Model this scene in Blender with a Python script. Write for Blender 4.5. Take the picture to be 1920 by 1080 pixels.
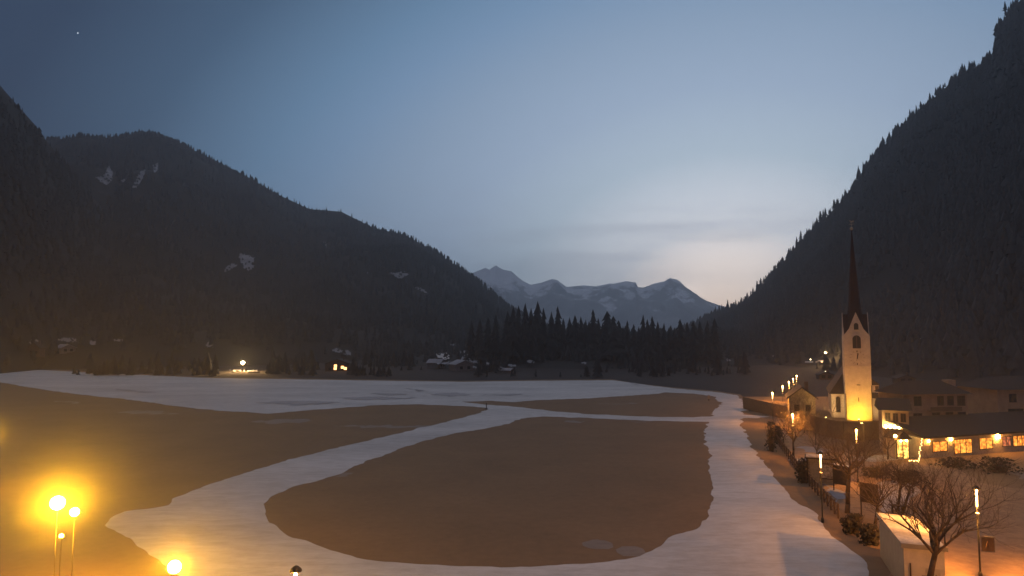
import bpy, bmesh, math, random
import numpy as np
from mathutils import Vector, Matrix, noise, geometry
from mathutils.bvhtree import BVHTree
R = math.radians
for o in list(bpy.data.objects): bpy.data.objects.remove(o)
sc = bpy.context.scene
C = sc.collection
random.seed(7)
# ------------------------------------------------------------ camera
F = 1251.0; H = 18.0; P = math.atan(90/F)
cd = bpy.data.cameras.new('camera'); cam = bpy.data.objects.new('camera', cd); C.objects.link(cam)
cd.lens = 36*F/1920; cd.sensor_width = 36; cd.clip_start = .5; cd.clip_end = 40000
cam.location = (0, 0, H); cam.rotation_euler = (R(90)+P, 0, 0); sc.camera = cam
# ------------------------------------------------------------ sky
def glowdir():
    u, v = (1370-960)/F, (540-610)/F
    return Vector((u, math.cos(P)-v*math.sin(P), math.sin(P)+v*math.cos(P))).normalized()
w = bpy.data.worlds.new('World'); sc.world = w; w.use_nodes = True
N = w.node_tree.nodes; L = w.node_tree.links
bg = N['Background']
sky = N.new('ShaderNodeTexSky'); sky.sky_type = 'NISHITA'; sky.sun_disc = False
sky.sun_elevation = R(-3); sky.sun_rotation = R(18); sky.ozone_density = 2
tc = N.new('ShaderNodeTexCoord')
df = N.new('ShaderNodeVectorMath'); df.operation = 'SUBTRACT'; L.new(tc.outputs['Generated'], df.inputs[0]); df.inputs[1].default_value = glowdir()
dm = N.new('ShaderNodeVectorMath'); dm.operation = 'MULTIPLY'; L.new(df.outputs[0], dm.inputs[0]); dm.inputs[1].default_value = (.75, 1, 1)
dl = N.new('ShaderNodeVectorMath'); dl.operation = 'LENGTH'; L.new(dm.outputs[0], dl.inputs[0])
ac = N.new('ShaderNodeMath'); ac.operation = 'MULTIPLY'; L.new(dl.outputs['Value'], ac.inputs[0]); ac.inputs[1].default_value = 1.0
sep = N.new('ShaderNodeSeparateXYZ'); L.new(tc.outputs['Generated'], sep.inputs[0])
# thin streaks of high cloud: stretched noise bends the distance a little
mp = N.new('ShaderNodeMapping'); L.new(tc.outputs['Generated'], mp.inputs[0]); mp.inputs['Scale'].default_value = (3, 3, 26)
mp.inputs['Rotation'].default_value = (0, R(-4), 0)
nz = N.new('ShaderNodeTexNoise'); L.new(mp.outputs[0], nz.inputs['Vector']); nz.inputs['Scale'].default_value = 1.6; nz.inputs['Detail'].default_value = 5
rm = N.new('ShaderNodeMapRange'); L.new(ac.outputs[0], rm.inputs[0]); rm.inputs['From Min'].default_value = 0; rm.inputs['From Max'].default_value = R(90)
rp = N.new('ShaderNodeValToRGB'); L.new(rm.outputs[0], rp.inputs[0])
def srgb(r, g, b):
    f = lambda c: c/255/12.92 if c/255 <= .04045 else ((c/255+.055)/1.055)**2.4
    return (f(r), f(g), f(b), 1)
stops = [(0, (255, 222, 192)), (4, (252, 233, 218)), (8, (222, 224, 230)), (14, (178, 194, 209)), (19, (153, 171, 194)), (24, (133, 154, 179)), (28, (112, 139, 169)), (31, (101, 132, 163)), (37, (71, 97, 125)), (43, (50, 68, 93)), (60, (42, 58, 84)), (90, (42, 58, 86))]
cr = rp.color_ramp
while len(cr.elements) < len(stops): cr.elements.new(.5)
for e, (a, c) in zip(cr.elements, stops): e.position = a/90; e.color = srgb(*c)
for i, (a, c) in enumerate(stops):
    k_ = 2.35 if a < 6 else 1.45 if a < 10 else 1.22 if a < 29 else 1.1 if a < 32 else .97; cr.elements[i].position = a/90; cr.elements[i].color = tuple(q*k_ for q in srgb(*c)[:3])+(1,)
# streak strength: a band between 6 and 16 degrees up
bnd = N.new('ShaderNodeValToRGB'); L.new(sep.outputs['Z'], bnd.inputs[0]); b = bnd.color_ramp
b.elements[0].position = .03; b.elements[0].color = (0, 0, 0, 1); b.elements[1].position = .14; b.elements[1].color = (1, 1, 1, 1)
e = b.elements.new(.24); e.color = (0, 0, 0, 1)
nr = N.new('ShaderNodeMapRange'); L.new(nz.outputs['Fac'], nr.inputs[0]); nr.inputs['From Min'].default_value = .5; nr.inputs['From Max'].default_value = .72
mm = N.new('ShaderNodeMath'); mm.operation = 'MULTIPLY'; L.new(nr.outputs[0], mm.inputs[0]); L.new(bnd.outputs[0], mm.inputs[1])
m2 = N.new('ShaderNodeMath'); m2.operation = 'MULTIPLY'; L.new(mm.outputs[0], m2.inputs[0]); m2.inputs[1].default_value = .35
mx = N.new('ShaderNodeMixRGB'); L.new(m2.outputs[0], mx.inputs[0]); L.new(rp.outputs[0], mx.inputs[1]); mx.inputs[2].default_value = srgb(158, 165, 182)
# the physical twilight sky adds its own share
ns = N.new('ShaderNodeMixRGB'); ns.blend_type = 'ADD'; ns.inputs[0].default_value = .05; L.new(mx.outputs[0], ns.inputs[1]); L.new(sky.outputs[0], ns.inputs[2])
hi = N.new('ShaderNodeMapRange'); hi.interpolation_type = 'SMOOTHSTEP'; L.new(sep.outputs['Z'], hi.inputs[0]); hi.inputs['From Min'].default_value = .46; hi.inputs['From Max'].default_value = .85
ov = N.new('ShaderNodeMixRGB'); L.new(hi.outputs[0], ov.inputs[0]); L.new(ns.outputs[0], ov.inputs[1]); ov.inputs[2].default_value = (.29, .29, .35, 1)
L.new(ov.outputs[0], bg.inputs[0]); bg.inputs[1].default_value = 1.0
# ------------------------------------------------------------ last light of the sun (below the horizon: only a trace)
sl = bpy.data.lights.new('sun', 'SUN'); sun = bpy.data.objects.new('sun', sl); C.objects.link(sun)
sl.energy = .03; sl.angle = R(25); sl.color = (1, .8, .65)
sun.rotation_euler = (-Vector((glowdir().x, glowdir().y, .25))).to_track_quat('-Z', 'Y').to_euler()
sc.view_settings.view_transform = 'Standard'; sc.view_settings.look = 'None'; sc.view_settings.exposure = 0; sc.view_settings.gamma = 1
sc.cycles.volume_max_steps = 64
# ------------------------------------------------------------ helpers
def ray(px, py):
    u, v = (px-960)/F, (540-py)/F
    return Vector((u, math.cos(P)-v*math.sin(P), math.sin(P)+v*math.cos(P)))
def gp(px, py, z=0):                    # pixel -> point on level z
    d = ray(px, py); t = (z-H)/d.z; return Vector((d.x*t, d.y*t, z))
def at(px, py, Y):                      # pixel -> point at depth Y
    d = ray(px, py); t = Y/d.y; return Vector((d.x*t, Y, H+d.z*t))
def nodes(m): return m.node_tree.nodes, m.node_tree.links
MC = {}
def mat(name, col, rough=.85, var=.25, scale=3., bump=.0, col2=None, emis=None, estr=0, metal=0, wave=None):
    if name in MC: return MC[name]
    m = bpy.data.materials.new(name); m.use_nodes = True; n, l = nodes(m); p = n['Principled BSDF']
    p.inputs['Roughness'].default_value = rough; p.inputs['Metallic'].default_value = metal
    t = n.new('ShaderNodeTexCoord'); z = n.new('ShaderNodeTexNoise'); l.new(t.outputs['Object'], z.inputs['Vector'])
    z.inputs['Scale'].default_value = scale; z.inputs['Detail'].default_value = 8; z.inputs['Roughness'].default_value = .65
    r = n.new('ShaderNodeValToRGB'); l.new(z.outputs['Fac'], r.inputs[0])
    c2 = col2 or tuple(c*(1-var) for c in col)
    r.color_ramp.elements[0].position = .35; r.color_ramp.elements[0].color = (*c2, 1)
    r.color_ramp.elements[1].position = .65; r.color_ramp.elements[1].color = (*(tuple(min(1, c*(1+var*.5)) for c in col) if not col2 else col), 1)
    l.new(r.outputs[0], p.inputs['Base Color'])
    hgt = z.outputs['Fac']
    if wave:
        wv = n.new('ShaderNodeTexWave'); wv.inputs['Scale'].default_value = wave[0]; wv.bands_direction = wave[1]; l.new(t.outputs['Object'], wv.inputs['Vector'])
        wv.inputs['Distortion'].default_value = .4
        mxx = n.new('ShaderNodeMixRGB'); mxx.blend_type = 'MULTIPLY'; mxx.inputs[0].default_value = wave[2]
        l.new(r.outputs[0], mxx.inputs[1]); l.new(wv.outputs['Color'], mxx.inputs[2]); l.new(mxx.outputs[0], p.inputs['Base Color'])
    if bump:
        bp = n.new('ShaderNodeBump'); bp.inputs['Strength'].default_value = bump; bp.inputs['Distance'].default_value = .1; l.new(hgt, bp.inputs['Height']); l.new(bp.outputs[0], p.inputs['Normal'])
    if emis:
        p.inputs['Emission Color'].default_value = (*emis, 1); p.inputs['Emission Strength'].default_value = estr
    MC[name] = m; return m
def lit_mat(name, c1, c2, s, scale=3.):   # a lit window: curtains, lamps and furniture seen as a warm uneven glow
    if name in MC: return MC[name]
    m = bpy.data.materials.new(name); m.use_nodes = True; n, l = nodes(m); p = n['Principled BSDF']
    t = n.new('ShaderNodeTexCoord'); v = n.new('ShaderNodeTexNoise'); v.inputs['Scale'].default_value = scale; v.inputs['Detail'].default_value = 3
    l.new(t.outputs['Object'], v.inputs['Vector']); r = n.new('ShaderNodeValToRGB'); l.new(v.outputs['Fac'], r.inputs[0])
    r.color_ramp.elements[0].position = .42; r.color_ramp.elements[0].color = (*c2, 1); r.color_ramp.elements[1].position = .58; r.color_ramp.elements[1].color = (*c1, 1)
    p.inputs['Base Color'].default_value = (.05, .04, .03, 1); p.inputs['Roughness'].default_value = .1
    l.new(r.outputs[0], p.inputs['Emission Color']); p.inputs['Emission Strength'].default_value = s
    MC[name] = m; return m
def emit(name, col, s):
    if name in MC: return MC[name]
    m = bpy.data.materials.new(name); m.use_nodes = True; n, l = nodes(m); p = n['Principled BSDF']
    p.inputs['Base Color'].default_value = (.6, .6, .6, 1); p.inputs['Emission Color'].default_value = (*col, 1); p.inputs['Emission Strength'].default_value = s
    MC[name] = m; return m
class MB:
    def __init__(s): s.v = []; s.f = []
    def add(s, v, f):
        k = len(s.v); s.v += [tuple(x) for x in v]; s.f += [tuple(i+k for i in g) for g in f]; return s
    def box(s, x0, x1, y0, y1, z0, z1):
        return s.add([(x0,y0,z0),(x1,y0,z0),(x1,y1,z0),(x0,y1,z0),(x0,y0,z1),(x1,y0,z1),(x1,y1,z1),(x0,y1,z1)],
              [(0,3,2,1),(4,5,6,7),(0,1,5,4),(1,2,6,5),(2,3,7,6),(3,0,4,7)])
    def tube(s, p0, p1, r0, r1=None, n=8):
        r1 = r0 if r1 is None else r1; p0 = Vector(p0); p1 = Vector(p1); d = (p1-p0)
        if d.length < 1e-6: return s
        d.normalize(); a = d.orthogonal().normalized(); b = d.cross(a)
        v = []
        for p, r in ((p0, r0), (p1, r1)):
            for i in range(n): q = 2*math.pi*i/n; v.append(p+a*r*math.cos(q)+b*r*math.sin(q))
        return s.add(v, [(i, (i+1) % n, n+(i+1) % n, n+i) for i in range(n)]+[tuple(range(n-1, -1, -1)), tuple(range(n, 2*n))])
    def beam(s, p0, p1, wd, h):
        p0 = Vector(p0); p1 = Vector(p1); d = (p1-p0).normalized(); up = Vector((0,0,1))
        if abs(d.z) > .98: up = Vector((0,1,0))
        a = d.cross(up).normalized(); b = a.cross(d)
        v = [p+a*wd/2*i+b*h/2*j for p in (p0, p1) for i, j in ((-1,-1),(1,-1),(1,1),(-1,1))]
        return s.add(v, [(0,3,2,1),(4,5,6,7),(0,1,5,4),(1,2,6,5),(2,3,7,6),(3,0,4,7)])
    def prism(s, pts, y0, y1):           # polygon in xz extruded along y
        n = len(pts); v = [(x, y0, z) for x, z in pts]+[(x, y1, z) for x, z in pts]
        return s.add(v, [tuple(range(n)), tuple(range(2*n-1, n-1, -1))]+[(i, n+i, n+(i+1) % n, (i+1) % n) for i in range(n)])
    def lathe(s, c, prof, n=12):
        c = Vector(c); v = [c+Vector((r*math.cos(2*math.pi*i/n), r*math.sin(2*math.pi*i/n), z)) for r, z in prof for i in range(n)]
        f = [(k*n+i, k*n+(i+1) % n, (k+1)*n+(i+1) % n, (k+1)*n+i) for k in range(len(prof)-1) for i in range(n)]
        return s.add(v, f+[tuple(range(n-1, -1, -1)), tuple(range((len(prof)-1)*n, len(prof)*n))])
    def build(s, name, m, parent=None, smooth=False):
        me = bpy.data.meshes.new(name); me.from_pydata(s.v, [], s.f); me.update()
        bm = bmesh.new(); bm.from_mesh(me); bmesh.ops.recalc_face_normals(bm, faces=bm.faces); bm.to_mesh(me); bm.free()
        if smooth: me.polygons.foreach_set('use_smooth', [True]*len(me.polygons))
        me.materials.append(m); o = bpy.data.objects.new(name, me); C.objects.link(o)
        if parent: o.parent = parent
        return o
def tag(o, label=None, cat=None, group=None, kind=None):
    if label: o['label'] = label
    if cat: o['category'] = cat
    if group: o['group'] = group
    if kind: o['kind'] = kind
    return o
def empty(name, loc, rz=0, **k):
    o = bpy.data.objects.new(name, None); C.objects.link(o); o.location = loc; o.rotation_euler = (0, 0, rz); o.empty_display_size = .5
    return tag(o, **k)
def copy_tree(o, loc, rz=None, s=None, **k):
    r = o.copy(); C.objects.link(r); r.location = loc
    if rz is not None: r.rotation_euler = (0, 0, rz)
    if s: r.scale = s if hasattr(s, '__len__') else (s, s, s)
    for ch in list(o.children):
        c = ch.copy(); C.objects.link(c); c.parent = r
        for g in list(ch.children):
            e = g.copy(); C.objects.link(e); e.parent = c
    return tag(r, **k)
# ------------------------------------------------------------ materials
M_meadow = mat('dry_grass', (.245, .158, .086), 1, bump=.06, scale=1.1, col2=(.215, .136, .074))
n, l = nodes(M_meadow); z1 = n.new('ShaderNodeTexNoise'); z1.inputs['Scale'].default_value = .09; z1.inputs['Detail'].default_value = 10; z1.inputs['Roughness'].default_value = .7
l.new(n['Texture Coordinate'].outputs['Object'], z1.inputs['Vector']) ; mq = n.new('ShaderNodeMixRGB'); mq.blend_type = 'MULTIPLY'; mq.inputs[0].default_value = .42
rr = n.new('ShaderNodeValToRGB'); rr.color_ramp.elements[0].position = .3; rr.color_ramp.elements[0].color = (.62, .62, .62, 1); rr.color_ramp.elements[1].position = .7; rr.color_ramp.elements[1].color = (1.25, 1.22, 1.2, 1)
l.new(z1.outputs['Fac'], rr.inputs[0]); l.new(n['Color Ramp'].outputs[0], mq.inputs[1]); l.new(rr.outputs[0], mq.inputs[2]); l.new(mq.outputs[0], n['Principled BSDF'].inputs['Base Color'])
M_forestfloor = mat('forest_floor', (.024, .025, .024), 1, scale=.02, bump=.3)
M_needle = mat('conifer_needles', (.026, .029, .031), .9, var=.15, scale=.15)
M_bark = mat('bark', (.09, .06, .04), .95, scale=6, bump=.4)
M_twig = mat('bare_twigs', (.13, .088, .058), .9, scale=4)
M_wood = mat('weathered_wood', (.13, .08, .05), .85, scale=5, bump=.3)
M_darkwood = mat('dark_wood', (.06, .038, .025), .8, scale=5)
M_plaster = mat('white_plaster', (.50, .44, .37), .9, var=.14, scale=1.2, bump=.2)
M_cream = mat('cream_plaster', (.36, .26, .18), .9, var=.2, scale=.8, bump=.2)
M_stone = mat('rubble_stone', (.14, .10, .075), .95, scale=2.2, bump=.8)
M_roof = mat('brown_roof', (.034, .024, .019), .85, scale=3, bump=.3)
M_redroof = mat('red_spire_shingles', (.034, .012, .010), .8, scale=6, bump=.3)
M_glass = mat('dark_glass', (.02, .02, .022), .1, scale=2)
M_metal = mat('grey_metal', (.12, .11, .10), .5, scale=6, metal=.6)
M_black = mat('black_paint', (.025, .022, .02), .6, scale=5)
M_white = mat('white_paint', (.65, .62, .58), .7, var=.1, scale=3)
M_hut = mat('hut_panel', (.34, .30, .24), .6, var=.12, scale=1.5)
M_hutroof = mat('corrugated_roof', (.85, .80, .66), .5, var=.2, scale=2, bump=.2, wave=(.8, 'Y', .45))  # wave bands paint in the shade between the ribs
M_road = mat('trodden_path', (.34, .22, .13), .9, scale=.8, bump=.3, col2=(.23, .145, .085))
LAMPC = (1, .37, .06)
M_tube = emit('street_lamp_glow', (1, .55, .2), 6)
M_far = emit('white_lamp_glow', (1, .85, .65), 25)
M_win = lit_mat('warm_window_light', (1, .36, .05), (.42, .11, .012), 2.1, 2.2)
M_winred = lit_mat('red_window_light', (1, .30, .12), (.25, .04, .02), .9, 2.5)
def snow_mat(name, base, fine, dirt=.55):
    m = bpy.data.materials.new(name); m.use_nodes = True; n, l = nodes(m); p = n['Principled BSDF']; p.inputs['Roughness'].default_value = .8
    t = n.new('ShaderNodeTexCoord'); a = n.new('ShaderNodeTexNoise'); a.inputs['Scale'].default_value = .045; a.inputs['Detail'].default_value = 9; a.inputs['Roughness'].default_value = .62
    mpp = n.new('ShaderNodeMapping'); mpp.inputs['Scale'].default_value = (.6, 1.6, 1); l.new(t.outputs['Object'], mpp.inputs[0]); l.new(mpp.outputs[0], a.inputs['Vector'])
    r = n.new('ShaderNodeValToRGB'); l.new(a.outputs['Fac'], r.inputs[0])
    r.color_ramp.elements[0].position = .30; r.color_ramp.elements[0].color = (*[c*dirt for c in base], 1)
    r.color_ramp.elements[1].position = .62; r.color_ramp.elements[1].color = (*base, 1)
    b = n.new('ShaderNodeTexNoise'); b.inputs['Scale'].default_value = fine; b.inputs['Detail'].default_value = 8; l.new(t.outputs['Object'], b.inputs['Vector'])
    bp = n.new('ShaderNodeBump'); bp.inputs['Strength'].default_value = .35; bp.inputs['Distance'].default_value = .12; l.new(b.outputs['Fac'], bp.inputs['Height']); l.new(bp.outputs[0], p.inputs['Normal'])
    c2_ = n.new('ShaderNodeTexNoise'); c2_.inputs['Scale'].default_value = .55; c2_.inputs['Detail'].default_value = 10; c2_.inputs['Roughness'].default_value = .75; l.new(mpp.outputs[0], c2_.inputs['Vector'])
    r2 = n.new('ShaderNodeValToRGB'); l.new(c2_.outputs['Fac'], r2.inputs[0]); r2.color_ramp.elements[0].position = .34; r2.color_ramp.elements[0].color = (.70, .67, .63, 1); r2.color_ramp.elements[1].position = .58; r2.color_ramp.elements[1].color = (1, 1, 1, 1)
    m3 = n.new('ShaderNodeMixRGB'); m3.blend_type = 'MULTIPLY'; m3.inputs[0].default_value = .75; l.new(r.outputs[0], m3.inputs[1]); l.new(r2.outputs[0], m3.inputs[2])
    l.new(m3.outputs[0], p.inputs['Base Color']); return m
M_snow = snow_mat('packed_snow', (.66, .64, .61), 1.2, .74)
M_thin = snow_mat('thin_snow', (.30,.24,.19), 1.5, .7)
M_mud = snow_mat('muddy_snow', (.22,.19,.17), 1.5, .6)
M_worn = snow_mat('worn_snow', (.46,.44,.44), 1.5, .8)
M_slush = snow_mat('slush', (.36,.35,.37), 1.5, .7)
M_clear = snow_mat('slope_snow', (.34,.35,.38), .6, .5)
M_oldsnow = snow_mat('old_snow', (.42, .42, .45), .6)
# ------------------------------------------------------------ ground
def grid_mesh(name, xs, ys, zf, m):
    v = [(x, y, zf(x, y)) for y in ys for x in xs]; nx = len(xs)
    f = [(j*nx+i, j*nx+i+1, (j+1)*nx+i+1, (j+1)*nx+i) for j in range(len(ys)-1) for i in range(nx-1)]
    mb = MB(); mb.v = v; mb.f = f; return mb.build(name, m, smooth=True)
ground = tag(grid_mesh('ground', [-4100, -2000, -900]+list(range(-600, 601, 50))+[900, 2000, 4100], [-300, -100, 0]+list(range(20, 601, 40))+[900, 1500, 2500, 4100], lambda x, y: 0, M_meadow), kind='structure')
TERR = []
def bvh_of(o): 
    me = o.data; t = BVHTree.FromPolygons([v.co[:] for v in me.vertices], [p.vertices[:] for p in me.polygons]); TERR.append((o, t)); return t
def loft(name, tops, feet, rows, step, amp, back, m, seed, rough=1.):
    # tops: (px, py, dist); feet: (px, dist) ; resample along px
    px0, px1 = tops[0][0], tops[-1][0]; cols = []
    n = int(abs(px1-px0)/step)+1
    def interp(tab, x, k):
        xs = [t[0] for t in tab]; ys = [t[k] for t in tab]
        if xs[0] > xs[-1]: xs = xs[::-1]; ys = ys[::-1]
        return float(np.interp(x, xs, ys))
    v = []; f = []; nr = rows+1+len(back)
    for i in range(n):
        x = px0+(px1-px0)*i/(n-1)
        T = at(x, interp(tops, x, 1), interp(tops, x, 2)/math.hypot(1, (x-960)/F))
        fd = interp(feet, x, 1); d = ray(x, 630); d.z = 0; d.normalize(); G = Vector((d.x*fd, d.y*fd, -1.5))
        for j in range(rows+1):
            t = j/rows; p = G.lerp(T, t); p.z = G.z+(T.z-G.z)*(t**1.12)
            q = noise.fractal(Vector((p.x*.004+seed, p.y*.004, seed)), 1., 2.1, 6)+.6*(.5-abs(noise.noise(Vector((p.x*.006, p.y*.006, seed+9)))))
            p.z += q*amp*math.sin(math.pi*min(1, t))**.8*(T.z-G.z)*.22
            if t > .97: p.z = max(p.z, -9)
            v.append(p)
        away = (T-G); away.z = 0; away.normalize()
        for k, (dd, dz) in enumerate(back): v.append(T+away*dd+Vector((0, 0, -dz*max(.2, (T.z)/300))))
    for i in range(n-1):
        for j in range(nr-1): a = i*nr+j; f.append((a, a+nr, a+nr+1, a+1))
    mb = MB(); mb.v = v; mb.f = f; o = mb.build(name, m, smooth=True)
    tag(o, kind='structure'); bvh_of(o); return o, v, n, nr, rows
drop = 11   # ridge trees stand this many pixels above the bare crest
right_tops = [(2700,-600,620),(2300,-260,680),(2050,-90,720),(1945,-30,740),(1898,6,750),(1868,50,760),(1865,86,765),(1850,108,770),(1800,133,790),(1750,178,810),(1700,223,830),(1660,263,850),(1620,313,880),(1580,368,910),(1540,410,940),(1500,450,970),(1470,484,1000),(1430,528,1050),(1390,562,1100),(1350,581,1150),(1300,604,1200),(1240,628,1250)]
right_tops = [(a, b+drop*.6, c) for a, b, c in right_tops]
right_feet = [(2700,300),(2300,290),(2050,285),(1898,285),(1750,300),(1620,340),(1500,400),(1400,480),(1330,600),(1240,800)]
hr = loft('mountain', right_tops, right_feet, 46, 9, .8, [(60,10),(200,90),(500,300)], M_forestfloor, 3.1)
left_tops = [(-500,150,1250),(-100,240,1400),(40,262,1500),(112,261,1500),(150,256,1480),(205,266,1450),(240,254,1430),(285,247,1400),(330,266,1380),(400,299,1350),(460,329,1330),(520,364,1310),(580,392,1300),(640,397,1270),(700,427,1240),(760,441,1200),(820,474,1180),(880,516,1150),(920,549,1120),(950,574,1100),(985,596,1080),(1050,622,1050)]
left_feet = [(-500,430),(0,430),(500,440),(900,480),(1050,520)]
hl = loft('mountain', left_tops, left_feet, 46, 10, .8, [(60,10),(250,90),(600,300)], M_forestfloor, 7.7)
near_tops = [(-900,-330,520),(-500,-160,560),(-200,20,620),(-60,110,660),(0,160,700),(25,189,715),(70,239,760),(90,269,775),(112,294,800),(200,400,850),(300,500,880),(400,590,880),(470,655,860)]
near_feet = [(-900,330),(0,400),(470,600)]
hn = loft('mountain', near_tops, near_feet, 36, 9, .6, [(60,10),(250,90),(500,300)], M_forestfloor, 12.4)
# low wooded rise across the valley
rise_tops = [(560,642,700),(760,636,640),(860,628,600),(980,624,560),(1100,627,540),(1250,630,560),(1380,626,640),(1480,638,700)]
rise_feet = [(560,420),(860,370),(1100,350),(1300,380),(1480,440)]
hm = loft('hill', rise_tops, rise_feet, 20, 12, .5, [(60,2),(200,8),(500,30)], M_forestfloor, 21.)
# far snowy range
M_alp = bpy.data.materials.new('alpine_snow_and_rock'); M_alp.use_nodes = True; n, l = nodes(M_alp); p = n['Principled BSDF']; p.inputs['Roughness'].default_value = .9
t = n.new('ShaderNodeTexCoord'); a = n.new('ShaderNodeTexNoise'); a.inputs['Scale'].default_value = .008; a.inputs['Detail'].default_value = 10; a.inputs['Roughness'].default_value = .68; l.new(t.outputs['Object'], a.inputs['Vector'])
sx = n.new('ShaderNodeSeparateXYZ'); l.new(t.outputs['Object'], sx.inputs[0])
mr = n.new('ShaderNodeMapRange'); mr.inputs['From Min'].default_value = 90; mr.inputs['From Max'].default_value = 330; mr.inputs['To Min'].default_value = -.16; mr.inputs['To Max'].default_value = .14; l.new(sx.outputs['Z'], mr.inputs[0])
ad = n.new('ShaderNodeMath'); l.new(a.outputs['Fac'], ad.inputs[0]); l.new(mr.outputs[0], ad.inputs[1])
r = n.new('ShaderNodeValToRGB'); l.new(ad.outputs[0], r.inputs[0]); r.color_ramp.elements[0].position = .47; r.color_ramp.elements[0].color = (.34, .38, .42, 1); r.color_ramp.elements[1].position = .53; r.color_ramp.elements[1].color = (.78, .84, .92, 1)
l.new(r.outputs[0], p.inputs['Base Color'])
far_tops = [(640,560,3400),(760,530,3400),(840,514,3400),(870,511,3400),(885,512,3400),(898,507,3400),(910,503,3400),(918,508,3400),(930,503,3400),(945,511,3400),(960,512,3400),(975,524,3400),(995,534,3400),(1015,530,3400),(1035,523,3400),(1045,525,3400),(1062,538,3400),(1095,535,3400),(1118,537,3400),(1145,531,3400),(1150,532,3400),(1175,527,3400),(1193,530,3400),(1195,538,3400),(1205,540,3400),(1225,532,3400),(1252,526,3400),(1275,532,3400),(1300,550,3400),(1325,564,3400),(1345,571,3400),(1420,590,3400),(1600,600,3400)]
hf = loft('mountain', far_tops, [(640,2200),(1600,2200)], 90, 2.0, 1.35, [(200,60),(900,500)], M_alp, 31.)
# ------------------------------------------------------------ conifers
def cone_tree_template(h, r, tiers, sides, rnd, ragged=.25, base=.08):
    v = []; f = []
    for k in range(tiers):
        z0 = h*(base+(1-base)*k/tiers*.95); z1 = min(h, z0+h*(1-base)/tiers*1.9)
        if k == tiers-1: z1 = h
        rr = r*(1-(z0/h))**.85+.02*r; c = len(v); ph = rnd.random()*6
        ox, oy = (rnd.random()-.5)*.06*r, (rnd.random()-.5)*.06*r
        for i in range(sides):
            q = ph+2*math.pi*i/sides; s = rr*(1+ragged*(rnd.random()*2-1))*(1 if i % 2 == 0 or sides < 8 else .62)
            v.append((ox+s*math.cos(q), oy+s*math.sin(q), z0-(.03*h*rnd.random() if i % 2 == 0 else -.01*h)))
        v.append((ox*.3, oy*.3, z1))
        for i in range(sides): f.append((c+i, c+(i+1) % sides, c+sides))
    return np.array(v, dtype=np.float64), np.array(f)
def forest(name, label, L_, count, hmin, hmax, seed, smin=.02, smax=.985, clear=()):
    o, V, n, nr, rows = L_; rnd = random.Random(seed); T = [cone_tree_template(1, .19+.04*i, 3, 5, rnd, .35) for i in range(5)]
    allv = []; allf = []; k = 0; P_ = [Vector(p) for p in V]
    for _ in range(count):
        a = rnd.random()*(n-1); i = int(a); a -= i; t = smin+(smax-smin)*rnd.random()**.8; b = t*rows; j = int(b); b -= j
        p = P_[i*nr+j].lerp(P_[(i+1)*nr+j], a).lerp(P_[i*nr+j+1].lerp(P_[(i+1)*nr+j+1], a), b)
        if clear:
            d = p-Vector((0, 0, H)); yy = d.y*math.cos(P)+d.z*math.sin(P); zz = -d.y*math.sin(P)+d.z*math.cos(P)
            X = 960+F*d.x/yy; Y = 540-F*zz/yy
            if any(abs(X-cx) < rx and -ry*.8 < Y-cy < ry*1.5 for cx, cy, rx, ry in clear): continue
        if noise.noise(p*.02) < -.42 and rnd.random() < .7: continue
        h = rnd.uniform(hmin, hmax)*(.8+.4*noise.noise(p*.01)); v, f = T[rnd.randrange(5)]; q = rnd.random()*6.28; c, s = math.cos(q), math.sin(q)
        wv = rnd.uniform(.8, 1.15)
        vv = np.empty_like(v); vv[:, 0] = (v[:, 0]*c-v[:, 1]*s)*h*wv+p.x; vv[:, 1] = (v[:, 0]*s+v[:, 1]*c)*h*wv+p.y; vv[:, 2] = v[:, 2]*h+p.z-.6
        allv.append(vv); allf.append(f+k); k += len(v)
    v = np.concatenate(allv); f = np.concatenate(allf)
    me = bpy.data.meshes.new(name); me.vertices.add(len(v)); me.vertices.foreach_set('co', v.ravel()); me.loops.add(len(f)*3); me.loops.foreach_set('vertex_index', f.ravel().astype(np.int32))
    me.polygons.add(len(f)); me.polygons.foreach_set('loop_start', np.arange(0, len(f)*3, 3, dtype=np.int32)); me.update(calc_edges=True); me.materials.append(M_needle)
    ob = bpy.data.objects.new(name, me); C.objects.link(ob); return tag(ob, label, 'forest', kind='stuff')
# clearings: (px, py, half width, half height)
CLR = [(196,334,20,22),(262,338,14,24),(290,318,8,10),(228,345,8,6),(462,493,18,18),(430,508,14,12),(748,518,20,8),(790,548,14,10)]
forest('forest', 'dense dark spruce forest covering the right-hand mountainside behind the church', hr, 14500, 8, 15, 1, clear=[(1540,680,36,7)])
forest('forest', 'dark spruce forest on the long left mountain with small snowy clearings', hl, 15000, 8, 14, 2, clear=CLR)
forest('forest', 'black forest on the near shoulder at the left edge of the view', hn, 7000, 8, 13, 3)
forest('forest', 'dark wood filling the low rise across the valley head', hm, 2200, 7, 13, 4, .2, .98)
def crest_points(L_, pxs):
    o, V, n, nr, rows = L_; out = []
    arr = []
    for i in range(n):
        p = V[i*nr+rows]; yy = p.y*math.cos(P)+(p.z-H)*math.sin(P); arr.append(960+F*p.x/yy)
    for x in pxs:
        i = min(range(n), key=lambda k: abs(arr[k]-x)); k = i+1 if i+1 < n and (arr[i+1]-arr[i])*(x-arr[i]) > 0 else i-1; k = max(0, min(n-1, k))
        t = 0 if arr[k] == arr[i] else (x-arr[i])/(arr[k]-arr[i]); out.append(Vector(V[i*nr+rows]).lerp(Vector(V[k*nr+rows]), max(0, min(1, t))))
    return out
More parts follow.
